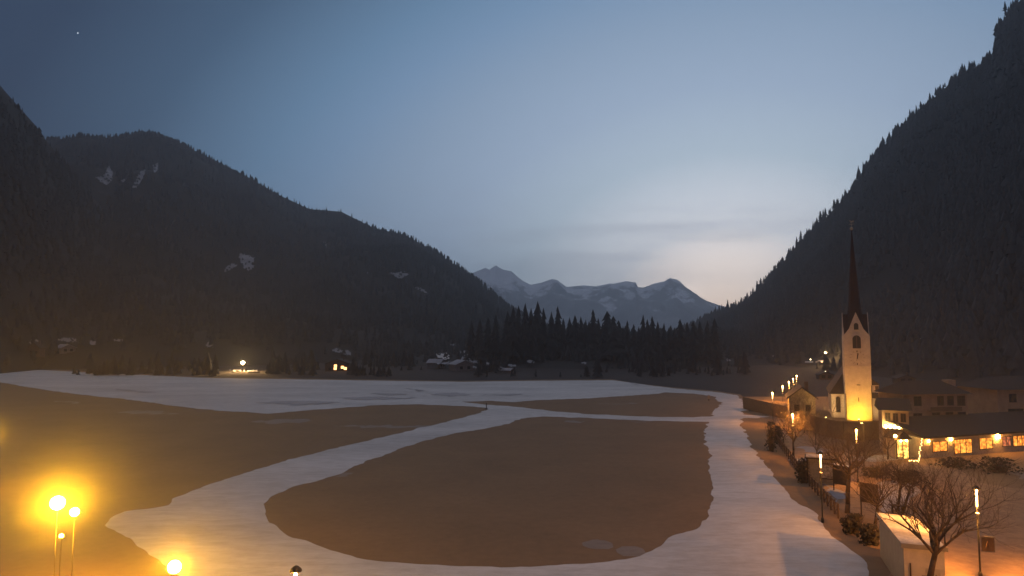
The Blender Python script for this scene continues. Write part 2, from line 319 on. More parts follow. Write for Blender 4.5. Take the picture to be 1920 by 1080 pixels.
def conifer(seed, h, r, tiers, sides):
    rnd = random.Random(seed); o = empty('conifer', (0,0,0))
    MB().tube((0,0,-.8), (0,0,h*.55), r*.07, r*.03, 6).build('trunk', M_bark, o)
    v, f = cone_tree_template(h, r, tiers, sides, rnd, .3, .07+.08*rnd.random()); mb = MB(); mb.v = [tuple(x) for x in v]; mb.f = [tuple(int(i) for i in g) for g in f]
    me = bpy.data.meshes.new('crown'); me.from_pydata(mb.v, [], mb.f); me.materials.append(M_needle); c = bpy.data.objects.new('crown', me); C.objects.link(c); c.parent = o
    return o
CON = [conifer(50+i, 20, 2.6+.5*(i % 3), 9+i % 3, 10) for i in range(6)]
used = [False]*6
def place_con(loc, s, sxy, label, group):
    i = random.randrange(6); k = dict(label=label, cat='tree', group=group)
    if used[i]: return copy_tree(CON[i], loc, random.random()*6.28, (s*sxy, s*sxy, s), **k)
    used[i] = True; o = CON[i]; o.location = loc; o.rotation_euler = (0, 0, random.random()*6.28); o.scale = (s*sxy, s*sxy, s); return tag(o, **k)
# tree line across the valley: (px, top py, width factor)
TL = [(952,583,1.2),(962,574,1.1),(972,572,1),(985,567,1.1),(996,577,1.2),(1008,564,1.3),(1019,576,1),(1034,583,1.1),(1046,573,1),(1056,596,1),(1068,594,1.1),(1078,590,1.2),(1089,593,1.2),(1098,598,1.1),(1112,579,1.0),(1122,596,1.1),(1138,583,1.7),(1150,592,1.5),(1160,600,1.3),(1176,600,1.2),(1188,607,1),(1206,589,1.1),(1214,598,1.1),(1223,592,1.1),(1233,602,1.2),(1245,605,1.2),(1256,612,1),(1275,598,1.3),(1288,603,1.3),(1300,602,1.2),(1312,601,1.1),(1326,600,1.2),(1340,596,1.1),(930,588,1.2),(915,594,1.2),(900,596,1.2),(884,600,1.2),(1104,604,1.2),(1130,605,1.2),(1168,611,1.2),(1198,612,1.1),(1264,614,1.1)]
for x, y, wf in TL:
    Y = random.uniform(395, 430); top = at(x, y, Y); g = hm[0]
    hit = TERR[3][1].ray_cast(Vector((top.x, top.y, 400)), Vector((0,0,-1))); z = hit[0].z if hit[0] else 0
    hgt = top.z-z; sz = 'tall' if y < 586 else 'middling' if y < 600 else 'low'
    wh = 'left end of the valley tree line' if x < 945 else 'valley tree line under the twin snowy peaks' if x < 1030 else 'valley tree line under the rounded second peak' if x < 1075 else 'valley tree line under the flat middle ridge' if x < 1130 else 'valley tree line under the jagged third peak' if x < 1195 else 'valley tree line under the last saddle' if x < 1240 else 'valley tree line under the last broad peak' if x < 1300 else 'right end of the valley tree line'
    place_con((top.x, top.y, z), hgt/20, wf*1.3, sz+' dark conifer in the '+wh, 'conifers of the valley tree line')
for x, y in [(990,600),(1040,604),(1085,612),(1150,615),(1215,614),(1290,616),(940,606),(870,612),(1330,615),(1010,615),(1120,622),(1240,622)]:
    pass
rnd = random.Random(5)
xs = []; x = 1345.
while x < 1916: xs.append(x); x += rnd.choice([1.4, 2.2, 3, 4, 5.5])
for q in crest_points(hr, xs):
    q = Vector(q); s = rnd.choice([.5,.6,.7,.75,.85,.95,1.1])*.8*(q.y/900)**.9
    place_con((q.x+rnd.uniform(-4,4), q.y+rnd.uniform(-8,6), q.z-1.5), s*.85, rnd.uniform(1.1, 1.8), 'small dark conifer standing on the skyline of the right-hand mountain', 'conifers on the right skyline')
xs = []; x = 0.
while x < 930: xs.append(x); x += rnd.uniform(12, 28)
for q in crest_points(hl, [x for x in xs if x > 118])+crest_points(hn, [x for x in xs if x < 125]):
    q = Vector(q); place_con((q.x, q.y+rnd.uniform(-8,4), q.z-1.5), rnd.uniform(.28,.5)*min(1, q.length/1100), rnd.uniform(.9,1.3), 'tiny dark conifer on the skyline of the left mountains', 'conifers on the left skyline')
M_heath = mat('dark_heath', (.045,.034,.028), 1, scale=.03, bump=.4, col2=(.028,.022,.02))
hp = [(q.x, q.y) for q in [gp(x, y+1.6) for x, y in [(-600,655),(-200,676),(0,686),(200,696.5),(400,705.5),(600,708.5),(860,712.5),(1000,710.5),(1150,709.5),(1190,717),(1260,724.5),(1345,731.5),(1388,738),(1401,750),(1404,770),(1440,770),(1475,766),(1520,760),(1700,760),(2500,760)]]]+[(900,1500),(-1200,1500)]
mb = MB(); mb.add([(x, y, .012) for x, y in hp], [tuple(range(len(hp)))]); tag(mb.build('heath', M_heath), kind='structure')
vv = []; rnd = random.Random(77); T_ = [cone_tree_template(1, .2+.05*i, 4, 6, rnd, .4) for i in range(4)]; mb = MB()
for _ in range(1500):
    y = rnd.uniform(292, 430); x = rnd.uniform(-.75, .35)*y
    if noise.noise(Vector((x*.02, y*.03, 5))) < .02: continue
    if any(abs(960+F*x/y-c_) < w_ for c_, w_ in ((455,48),(632,30),(845,50))): continue
    h = rnd.uniform(1.5, 6) if rnd.random() < .8 else rnd.uniform(6, 11); v_, f_ = T_[rnd.randrange(4)]; mb.add([(a*h+x, b_*h+y, c*h) for a, b_, c in v_], [tuple(int(q) for q in g) for g in f_])
tag(mb.build('scrub', M_needle), 'dark scrub and young spruces scattered beyond the snow field', 'scrub', kind='stuff')
# ------------------------------------------------------------ casting points on the terrain
def hitpt(px, py, which=None):
    o = Vector((0,0,H)); d = ray(px, py).normalized(); best = None
    for ob, t in TERR:
        if which and ob not in which: continue
        h = t.ray_cast(o, d)
        if h[0] and (best is None or h[3] < best[1]): best = (h[0], h[3])
    if d.z < 0:
        k = -H/d.z
        if best is None or k < best[1]: best = (o+d*k, k)
    return best[0] if best else None
# ------------------------------------------------------------ snow sheets
def inpoly(x, y, poly):
    c = False; n = len(poly); j = n-1
    for i in range(n):
        xi, yi = poly[i]; xj, yj = poly[j]
        if (yi > y) != (yj > y) and x < (xj-xi)*(y-yi)/(yj-yi)+xi: c = not c
        j = i
    return c
def rough_loop(pts, step, amp, seed):
    out = []; n = len(pts)
    for i in range(n):
        a = Vector(pts[i]); b = Vector(pts[(i+1) % n]); d = b-a; k = max(1, int(d.length/step)); nn = Vector((-d.y, d.x)).normalized() if d.length else Vector((0,0))
        for j in range(k):
            q = a+d*j/k; ds = max(.35, min(2.5, math.hypot(q.x, q.y)/70)); 
            w_ = noise.fractal(Vector((q.x*.35, q.y*.35, seed)), .8, 2.2, 5)*amp*ds+noise.noise(Vector((q.x*.07, q.y*.07, seed+3)))*amp*ds*1.2
            q = q+nn*w_; out.append((q.x, q.y))
    return out
def sheet(name, outer, holes, z, thick, m, step=1.1, amp=.55, inner=6., seed=0, zf=None, kind='structure'):
    loops = [rough_loop([(p.x, p.y) for p in outer], step, amp, seed)]+[rough_loop([(p.x, p.y) for p in h], step, amp, seed+1+i) for i, h in enumerate(holes)]
    co = []; ed = []
    for lp in loops:
        k = len(co); co += [Vector(p) for p in lp]; ed += [(k+i, k+(i+1) % len(lp)) for i in range(len(lp))]
    nb = len(co); r = random.Random(seed)
    x0 = min(c.x for c in co[:nb]); x1 = max(c.x for c in co[:nb]); y0 = min(c.y for c in co[:nb]); y1 = max(c.y for c in co[:nb])
    barr = np.array([c[:] for c in co[:nb]])
    y = y0+.3
    while y < y1:
        g = max(inner*.35, min(inner, inner*y/120)); x = x0
        while x < x1:
            qx, qy = x+r.uniform(-.3,.3)*g, y+r.uniform(-.3,.3)*g
            if inpoly(qx, qy, loops[0]) and not any(inpoly(qx, qy, h) for h in loops[1:]) and ((barr-(qx, qy))**2).sum(1).min() > .25: co.append(Vector((qx, qy)))
            x += g
        y += g
    vo, eo, fo, ov, oe, of = geometry.delaunay_2d_cdt(co, ed, [], 0, 1e-5)
    onb = [any(k < nb for k in src) or not src for src in ov]
    v = []
    for q, b_ in zip(vo, onb):
        zz = z if b_ else z+thick*(.75+.5*noise.noise(Vector((q.x*.15, q.y*.15, seed)))); v.append((q.x, q.y, zz))
    f = []
    for t_ in fo:
        cx = sum(vo[i].x for i in t_)/3; cy = sum(vo[i].y for i in t_)/3
        if inpoly(cx, cy, loops[0]) and not any(inpoly(cx, cy, h) for h in loops[1:]): f.append(tuple(t_))
    mb = MB(); mb.v = v; mb.f = f; o = mb.build(name, m, smooth=True)
    if sum(p_.normal.z for p_ in o.data.polygons) < 0: o.data.flip_normals()
    return tag(o, kind=kind)
outer = [(-420,668),(-200,680),(0,690),(200,700),(400,709),(600,712),(860,716),(1000,714),(1150,713),(1180,717),(1260,728),(1340,735),(1380,741),(1394,752),(1396,770),(1393,777),(1425,780),(1440,781),(1425,783.5),(1393,784),(1392,800),(1398,820),(1410,835),(1425,855),(1445,880),(1462,905),(1480,930),(1495,945),(1515,955),(1533,963),(1545,985),(1560,1005),(1580,1020),(1605,1038),(1620,1055),(1640,1090),(1660,1200),(1500,1300),(300,1300),(340,1090),(320,1065),(280,1040),(240,1010),(200,985),(215,965),(235,958),(270,955),(310,948),(330,932),(400,905),(480,880),(560,858),(640,838),(720,820),(800,800),(860,785),(900,774),(916,767),(905,764),(860,761),(780,758),(700,760),(600,768),(500,776),(400,770),(300,757),(200,745),(120,736),(60,727),(0,717),(-200,700),(-420,685)]
hole1 = [(1238,735),(1300,738),(1340,744),(1349,755),(1346,768),(1334,780),(1300,782.5),(1200,781),(1100,776.5),(1030,770),(960,762),(905,758),(860,753),(920,752),(960,754),(1010,750),(1080,748),(1180,742),(1235,738)]
hole2 = [(1330,791),(1200,788.5),(1100,784),(1020,781),(980,785),(950,795),(900,805),(850,812),(800,825),(740,845),(690,865),(640,888),(600,900),(560,910),(520,925),(497,945),(500,970),(515,990),(540,1005),(580,1018),(620,1032),(670,1046),(720,1054),(800,1060),(880,1063),(960,1064),(1060,1059),(1140,1052),(1200,1043),(1230,1028),(1262,1005),(1300,995),(1330,975),(1335,950),(1333,900),(1328,850),(1322,815),(1328,800)]
G = lambda L_: [gp(x, y) for x, y in L_]
sheet('snow', G(outer), [G(hole1), G(hole2)], .008, .10, M_snow, .7, .36, 5, 11)
for i, pts in enumerate([[(625,799),(700,797),(760,799),(830,798),(800,801),(700,802)],[(640,890),(655,886),(640,894)],[(1100,1020),(1120,1012),(1145,1018),(1138,1027),(1110,1028)],[(1160,1032),(1180,1026),(1198,1034),(1180,1040)],[(100,752),(150,752),(140,757)],[(1050,788),(1100,790),(1070,792)],[(235,772),(300,771),(340,776),(280,778)],[(470,790),(560,787),(590,790),(520,794)],[(1120,757),(1190,756),(1170,759)],[(1185,789.6),(1215,791),(1190,793)],
     [(1890,880),(1925,884),(1960,900),(1900,898)]]):
    sheet('snow_patch', G(pts), [], .008, .04, M_thin, .3, 1.0, 2, 40+i)
# melted streaks in the far field are bare ground: thin patches of grass lying above the snow
for i, pts in enumerate([[(650,748),(700,744),(780,747),(740,750),(690,751)],[(760,728),(800,733),(780,735)],[(800,740),(850,737),(880,741),(840,745)],[(480,756),(560,752),(640,755),(560,760)],[(900,741),(980,739),(960,743)],[(700,738),(760,740),(730,742)],[(220,730),(300,737),(260,739)],[(1180,718),(1215,724),(1190,723)]]):
    sheet('grass_patch', G(pts), [], .17, .02, M_worn, .8, 1.0, 4, 70+i)
# trodden paths in the village, gravel forecourt
path = [(1440,778),(1462,800),(1478,835),(1496,868),(1520,900),(1548,930),(1580,958),(1640,975),(1668,1010),(1660,1100),(1680,1300),(2700,1300),(2500,960),(2100,905),(1900,915),(1840,905),(1800,880),(1720,868),(1640,862),(1560,845),(1520,815),(1500,800),(1470,778)]
sheet('path', G(path), [], .006, .03, M_road, 1.2, .4, 5, 90)
for i, pts in enumerate([[(1470,862),(1520,858),(1530,868),(1490,872)],[(1600,856),(1660,853),(1700,860),(1640,866),(1600,864)],[(1650,905),(1690,900),(1720,920),(1700,955),(1650,965),(1640,930)],[(1500,838),(1560,842),(1540,850),(1506,848)],[(1540,905),(1590,925),(1570,945),(1545,925)]]):
    sheet('snow_patch', G(pts), [], .045, .04, M_slush, .9, .6, 3, 120+i)
# snowy clearings on the left mountain, laid on the slope
def clearing(pts, seed, m=M_clear, which=None, lift=2.2):
    poly = [(x, y) for x, y in pts]; x0 = min(a for a, _ in poly); x1 = max(a for a, _ in poly); y0 = min(b for _, b in poly); y1 = max(b for _, b in poly)
    st = max(.8, (x1-x0)/34); mb = MB(); idx = {}
    nx = int((x1-x0)/st)+2; ny = int((y1-y0)/st)+2
    for j in range(ny+1):
        for i in range(nx+1):
            x = x0+i*st; y = y0+j*st; wx = x+noise.noise(Vector((x*.4, y*.4, seed)))*3; wy = y+noise.noise(Vector((x*.4, y*.4, seed+5)))*3
            if inpoly(wx, wy, poly) and noise.noise(Vector((x*.25, y*.25, seed+2))) > -.33:
                h = hitpt(x, y)
                if h: h = h+Vector((0,0,lift)); idx[(i,j)] = len(mb.v); mb.v.append(tuple(h))
    for (i,j) in list(idx):
        q = [(i,j),(i+1,j),(i+1,j+1),(i,j+1)]
        if all(a in idx for a in q): mb.f.append(tuple(idx[a] for a in q))
    if mb.f: tag(mb.build('snow_patch', m, smooth=True), kind='structure')
for i, pts in enumerate([[(174,334),(190,333),(199,326),(196,314),(204,312),(212,326),(211,342),(200,351),(190,346)],[(246,356),(256,336),(262,324),(274,320),(268,338),(256,356)],[(286,312),(297,306),(296,324),(288,328)],[(224,340),(240,336),(232,350)],
     [(446,482),(452,478),(478,484),(476,506),(466,512),(456,506)],[(418,516),(424,504),(436,496),(446,500),(432,510)],[(729,512),(744,514),(760,510),(768,518),(752,527),(738,523)],[(775,540),(792,543),(806,556),(798,556),(784,548)],[(606,456),(614,456),(612,470)],[(684,512),(692,514),(688,518)]]):
    clearing(pts, 200+i*3)
# small snow scraps on the far valley side
for i, (x, y, rx, ry) in enumerate([(125,645,22,5),(64,652,10,12),(172,650,9,6),(222,646,12,3),(392,654,8,6),(650,668,10,6),(632,664,12,5),(764,672,8,6),(862,688,14,5),(905,668,9,3),(935,669,6,3),(960,694,9,4),(995,686,9,4),(940,697,4,4),(1095,689,6,3),(890,698,5,3),(832,652,9,2),(848,653,6,3),(872,654,8,2),(1365,683,6,3),(1453,675,5,2),(880,680,22,10),(870,667,14,4),(915,690,9,4)]):
    clearing([(x-rx, y), (x-rx*.3, y-ry), (x+rx, y-ry*.4), (x+rx*.8, y+ry), (x-rx*.4, y+ry*.7)], 300+i*3, lift=2.5)
# ------------------------------------------------------------ churchyard: earth terrace and its curved wall
arc = [(1500,138),(1520,127),(1545,121),(1575,118),(1610,117),(1645,118),(1672,122),(1690,130),(1694,142)]
top = [at(x, 630, 1) for x, _ in arc]; AP = [Vector(((x-960)/F*Y, Y)) for x, Y in arc]
mb = MB(); TZ = 3.0
back = [Vector((AP[-1].x+3, 168)), Vector((AP[0].x-2, 168))]; loop = AP+back; n_ = len(loop)
mb.add([(p_.x, p_.y, TZ-.12) for p_ in loop]+[(p_.x*1.002, p_.y+.2, -.5) for p_ in loop], [tuple(range(n_))]+[(i, (i+1) % n_, n_+(i+1) % n_, n_+i) for i in range(n_)])
tag(mb.build('terrace_ground', M_meadow), kind='structure')
cw = empty('churchyard_wall', (AP[4].x, AP[4].y, 0), label='curved brown stone wall holding up the churchyard below the floodlit tower', cat='wall')
mw = MB(); mc = MB()
for a, b_ in zip(AP[:-1], AP[1:]):
    o_ = Vector((AP[4].x, AP[4].y, 0)); d = (b_-a).normalized(); nn = Vector((d.y, -d.x))
    for mb_, off, z0, z1 in ((mw, .35, -.3, TZ), (mc, .45, TZ, TZ+.14)):
        q = [a+nn*off, b_+nn*off, b_-nn*.12, a-nn*.12]; mb_.add([Vector((p_.x, p_.y, z))-o_ for z in (z0, z1) for p_ in q], [(0,3,2,1),(4,5,6,7),(0,1,5,4),(1,2,6,5),(2,3,7,6),(3,0,4,7)])
mw.build('wall_body', M_stone, cw); mc.build('coping', M_stone, cw)
# ------------------------------------------------------------ church
ch = empty('church', (62.3, 121.0, TZ), R(-23), label='white church with tall slim belfry and thin red spire, floodlit from its foot', cat='church')
tw = MB(); hw = 2.15; D = 4.3; EZ = 15.0; AZ = 19.3
tw.box(-hw, hw, 0, D, -.3, EZ)
tb = tw.build('tower', M_plaster, ch)
# four steep gables
g = MB(); g.prism([(-hw, EZ), (hw, EZ), (hw*.55, EZ+1.3), (0, AZ), (-hw*.55, EZ+1.3)], .0, .25); g.prism([(-hw, EZ), (hw, EZ), (hw*.55, EZ+1.3), (0, AZ), (-hw*.55, EZ+1.3)], D-.25, D)
for s in (-1, 1):
    k = MB(); k.prism([(-D/2+.26, EZ), (D/2-.26, EZ), (D/2*.5, EZ+1.3), (0, AZ), (-D/2*.5, EZ+1.3)], -.06, .06)
    g.add([(s*(hw-.07)+y*1.0, D/2+x, z) for x, y, z in k.v], k.f)
g.build('gable', M_plaster, tb)
xr = MB(); xr.prism([(-hw*.95, EZ+.02), (hw*.95, EZ+.02), (hw*.5, EZ+1.2), (0, AZ-.25), (-hw*.5, EZ+1.2)], .26, D-.26)
k = MB(); k.prism([(-D/2*.93, EZ+.02), (D/2*.93, EZ+.02), (D/2*.5, EZ+1.15), (0, AZ-.3), (-D/2*.5, EZ+1.15)], -hw+.15, hw-.15); xr.add([(y, D/2+x, z) for x, y, z in k.v], k.f)
xr.build('gable_roof', M_redroof, ch)
sp = MB(); nsp = 8; sr = hw*.93
prof = [(sr*1.0, EZ+.05), (sr*.86, EZ+1.3), (sr*.66, AZ-1.2), (sr*.50, AZ+1.5), (.06, 34.6)]
sp.lathe((0, D/2, 0), prof, 8); sp.build('spire', M_redroof, ch)
cr_ = MB(); cr_.tube((0,D/2,34.4),(0,D/2,36.2),.05,.04,6); cr_.lathe((0,D/2,34.6), [(.02,0),(.28,.2),(.3,.35),(.2,.55),(.02,.65)], 10); cr_.box(-.35,.35,D/2-.04,D/2+.04,35.7,35.8)
cr_.add([(-.1,D/2,36.0),(.45,D/2,36.15),(.35,D/2,36.5),(.1,D/2,36.3),(-.35,D/2,36.55),(-.1,D/2+.05,36.0),(.45,D/2+.05,36.15),(.35,D/2+.05,36.5),(.1,D/2+.05,36.3),(-.35,D/2+.05,36.55)], [(0,1,2,3,4),(9,8,7,6,5),(0,5,6,1),(1,6,7,2),(2,7,8,3),(3,8,9,4),(4,9,5,0)])
cr_.build('weathercock', mat('gilt_metal', (.5,.42,.3), .4, metal=.3), ch)
for s in (-1, 1):
    for yy in (0.12, D-.12): k = MB(); k.lathe((s*(hw-.12), yy, EZ), [(.07,0),(.05,.5),(.0,.7 if s > 0 else 1.9)], 6); k.build('pinnacle', M_plaster, ch)
def arched(w_, h, y, cx, z0, n=8, d=.1):
    pts = [(cx-w_/2, z0), (cx+w_/2, z0)]+[(cx+w_/2*math.cos(math.pi*i/n), z0+h-w_/2+w_/2*math.sin(math.pi*i/n)) for i in range(n+1)]
    return MB().prism(pts, y-d, y+.02)
def frame_arch(w_, h, y, cx, z0, t=.14, d=.12):
    f = MB(); n = 8; o_ = [(cx+w_/2, z0)]+[(cx+w_/2*math.cos(math.pi*i/n), z0+h-w_/2+w_/2*math.sin(math.pi*i/n)) for i in range(n+1)]+[(cx-w_/2, z0)]
    for a, b_ in zip(o_[:-1], o_[1:]): f.beam((a[0], y-d, a[1]), (b_[0], y-d, b_[1]), t, t)
    f.beam((o_[0][0], y-d, z0), (o_[-1][0], y-d, z0), t*1.2, t); return f
bw = frame_arch(1.5, 2.5, 0, 0, 12.7).build('belfry_window', M_plaster, ch); arched(1.5, 2.5, 0, 0, 12.7, d=.03).build('opening', M_black, bw)
lv = MB()
lv.box(-.05, .05, -.1, -.035, 12.8, 15.1); lv.build('mullion', M_stone, bw)
bw = frame_arch(.85, 1.3, 0, 0, 16.1, .1).build('gable_window', M_plaster, ch); arched(.85, 1.3, 0, 0, 16.1, d=.03).build('opening', M_black, bw)
M_clock = mat('painted_clock_marks', (.07,.045,.03), .8, scale=4)
ck = MB(); cz = 11.1
for i in range(12):
    q = math.pi*2*i/12; r_ = 1.15; c_, s_ = math.sin(q), math.cos(q); ck.beam((c_*(r_-.16), -.03, cz+s_*(r_-.16)), (c_*(r_+.14), -.03, cz+s_*(r_+.14)), .16, .04)
ck.build('clock', M_clock, ch)
hd = MB(); hd.beam((-.12,-.09,cz-.55),(.05,-.09,cz+.25),.17,.04); hd.beam((.0,-.05,cz-.2),(.14,-.05,cz+.8),.2,.04); hd.build('clock_hands', M_clock, ch)
MB().box(-hw-.05,hw+.05,-.06,.0,9.55,9.68).build('string_course', M_plaster, ch)
MB().box(-.25,.35,-.02,.05,6.15,6.3).build('slit_window', M_black, ch); MB().box(-.08,.06,-.02,.05,3.2,4.0).build('slit_window', M_black, ch)
# nave: bigger body behind the tower
nv = MB(); nv.box(-4.3, 3.0, 3.2, 17, -.3, 4.3); nb_ = nv.build('nave', M_plaster, ch)
rf = MB(); rf.add([(-4.7,2.8,4.25),(3.4,2.8,4.25),(3.4,17.4,4.25),(-4.7,17.4,4.25),(-.65,6.0,10.3),(-.65,17.4,10.3)], [(0,1,4),(1,2,5,4),(2,3,5),(3,0,4,5),(0,3,2,1)]); rf.build('roof', M_roof, ch)
wn = frame_arch(.7, 2.9, 3.2, -3.2, .9, .1).build('window', M_stone, ch); arched(.7, 2.9, 3.2, -3.2, .9, d=.04).build('pane', M_glass, wn)
# stair loft with a lit window, right of the tower
MB().box(hw+.003, hw+1.5, 1.2, 3.19, -.3, 3.9).build('sacristy', M_plaster, ch)
so = MB(); so.box(hw+.006, hw+1.15, .7, 2.3, 4.9, 6.2); so.build('oriel', M_plaster, ch)
so = MB(); so.prism([(hw+.006,6.2),(hw+1.35,6.2),(hw+1.3,6.35),(hw+.006,7.4)], .55, 2.4); so.build('oriel_roof', M_roof, ch)
so = MB(); so.prism([(hw+.006,3.9),(hw+1.75,3.7),(hw+1.3,4.4),(hw+.006,4.9)], .6, 3.2); so.build('lean_to_roof', M_roof, ch)
f_ = MB(); f_.box(hw+.6,hw+1.12,.66,.7,5.05,6.05); f_.build('shutter', M_darkwood, ch)
for x_, z_ in ((hw-.05,6.2),(-hw+.1,4.6)): MB().tube((x_,-.1,-.2),(x_,-.1,z_),.06,.06,6).build('downpipe', M_darkwood, ch)
# floodlights at the tower foot
def floodlight(loc, rz, tilt, energy, label, col, size=R(160)):
    o = empty('floodlight', loc, rz, label=label, cat='floodlight', group='floodlights of the church')
    MB().box(-.16,.16,-.12,.12,.12,.34).build('housing', M_black, o); MB().box(-.04,.04,-.04,.04,-.3,.12).build('stand', M_metal, o); MB().box(-.13,.13,-.09,.09,.341,.36).build('lens', emit('flood_glow', (1,.7,.2), 30), o)
    ld = bpy.data.lights.new('flood_light', 'SPOT'); lo = bpy.data.objects.new('flood_light', ld); C.objects.link(lo); lo.parent = o; lo.location = (0,0,.42)
    ld.energy = energy; ld.color = col; ld.spot_size = size; ld.spot_blend = 1; ld.shadow_soft_size = .12; lo.rotation_euler = (R(180)-tilt, 0, 0); return o
YC = (1, .50, .03)
floodlight(ch.matrix_basis @ Vector((-.3,-2.3,0)), R(-23), R(62), 2300, 'small floodlight right under the brightest spot of the tower foot', YC)
floodlight(ch.matrix_basis @ Vector((-.2,-7.0,-.1)), R(-23), R(38), 3500, 'floodlight on the lawn farther out from the tower, by the wall coping', (1,.38,.09), R(90))
floodlight(ch.matrix_basis @ Vector((-5.5,-1.5,0)), R(-36), R(50), 2200, 'floodlight left of the tower lighting the nave wall', (1,.6,.22), R(120))
floodlight(ch.matrix_basis @ Vector((3.6,-1.6,0)), R(-10), R(45), 500, 'floodlight right of the tower lighting the low annex', (1,.6,.22), R(120))
# ------------------------------------------------------------ bare trees
def bare_tree(h, trunk_h, spread, seed, r0=.16, lean=(0,0), depth=5, name='bare_tree', up=.35, twigs=2, nlimb=7):
    rnd = random.Random(seed); o = empty(name, (0,0,0)); tm = MB(); bm_ = MB()
    top = Vector((lean[0]*trunk_h, lean[1]*trunk_h, trunk_h)); p0 = Vector((0,0,-.3)); k = 4; pts = [p0]
    for i in range(1, k+1): q = p0.lerp(top, i/k); q += Vector((rnd.uniform(-.06,.06), rnd.uniform(-.06,.06), 0))*h*.12; pts.append(q)
    for i in range(k): tm.tube(pts[i], pts[i+1], r0*(1-.4*i/k), r0*(1-.4*(i+1)/k), 8)
    def grow(p, d, ln, r, lev):
        n_s = 3 if lev < depth-1 else 2
        for s in range(n_s):
            d = (d+Vector((rnd.uniform(-1,1), rnd.uniform(-1,1), rnd.uniform(-.5,1)*up*1.4))*.36).normalized(); q = p+d*ln/n_s; r1 = r*.84
            bm_.tube(p, q, r, r1, 5 if lev < 2 else 3)
            if lev < depth:
                for _ in range(1 if s < n_s-1 else twigs):
                    if rnd.random() < .92:
                        a = Vector((rnd.uniform(-1,1), rnd.uniform(-1,1), rnd.uniform(-.4,.9))).normalized(); nd = (d*1.0+a*.8).normalized(); grow(q, nd, ln*rnd.uniform(.5,.8), r1*.66, lev+1)
            p = q; r = r1
    for i in range(nlimb):
        a = 2*math.pi*i/nlimb+rnd.uniform(-.4,.4); sp_ = rnd.uniform(.4, 1.)*spread/(h-trunk_h); d = Vector((math.cos(a)*sp_, math.sin(a)*sp_, rnd.uniform(.3, .9))).normalized()
        st_ = pts[-1].lerp(pts[-2], rnd.random()*.8); grow(st_, d, (h-trunk_h)*rnd.uniform(.48,.68), r0*.40, 1)
    tm.build('trunk', M_bark, o, smooth=True); bm_.build('branches', M_twig, o, smooth=True); return o
def put_tree(px, py, top, wpx, seed, label, trunk=.35, lean=(0,0), z=0, **k):
    g_ = gp(px, py, z); ht = (py-top)/F*g_.y; sp_ = wpx/F*g_.y/2
    o = bare_tree(ht, ht*trunk, sp_, seed, r0=k.pop('r0', ht*.022), lean=lean, **k); o.location = g_; return tag(o, label, 'tree')
put_tree(1488,860,768,66,1,'pollarded bare tree beside the upper end of the wooden fence', .38, r0=.2, nlimb=9)
put_tree(1588,962,812,150,2,'tall bare tree with a wide fan of branches behind the roofed notice board', .55, r0=.26, nlimb=11, lean=(.08,0))
put_tree(1640,988,884,110,13,'bare tree leaning right just behind the dark narrow notice board', .4, (.18,0), r0=.17, nlimb=9)
put_tree(1683,958,862,60,14,'slim bare tree, left one of the pair behind the pale hut', .5, (.16,0), r0=.17, nlimb=6)
put_tree(1690,962,868,96,15,'slim bare tree leaning right, second of the pair behind the pale hut', .5, (.38,0), r0=.16, nlimb=7)
put_tree(1726,1150,893,230,16,'largest bare tree, its crown reaching round the street lamp and over the pale hut', .5, (.30,0), r0=.24, nlimb=12, depth=5)
put_tree(1768,1005,900,90,17,'thin bare tree between the forecourt and the big tree crown', .35, r0=.1, nlimb=7)
put_tree(1532,866,792,60,18,'small bare tree behind the kiosk', .3, r0=.12, nlimb=8)
put_tree(1598,862,812,60,19,'low bare tree in front of the churchyard wall', .3, r0=.1, nlimb=8)
put_tree(1508,812,735,56,20,'leafless tree in front of the pale lit house left of the church', .3, r0=.14, nlimb=8)
put_tree(1562,786,742,34,21,'young bare tree on the churchyard lawn before the nave', .3, z=TZ, r0=.08, nlimb=6, depth=4)
put_tree(1634,786,750,26,22,'small bare shrub-like tree at the right of the tower foot', .2, z=TZ, r0=.06, nlimb=6, depth=4)
put_tree(1470,838,785,44,31,'small bare tree between the dark shrubs and the pollarded one', .35, r0=.1, nlimb=8)
put_tree(1530,835,770,50,32,'bare tree at the left end of the curved churchyard wall', .35, r0=.12, nlimb=8)
put_tree(1620,880,826,56,33,'small bare tree right of the glowing tube lamp before the wall', .3, r0=.1, nlimb=8)
put_tree(1655,905,852,60,34,'low spreading bare tree between the churchyard wall and the forecourt', .3, r0=.1, nlimb=8)
put_tree(1712,925,868,62,35,'low bare tree in front of the lit porch', .3, r0=.1, nlimb=8)
put_tree(1568,880,838,40,36,'little bare tree between kiosk roof and churchyard wall', .3, r0=.08, nlimb=7)
put_tree(1665,862,800,50,23,'bare tree in front of the bright shop lamps', .35, r0=.13, nlimb=8)
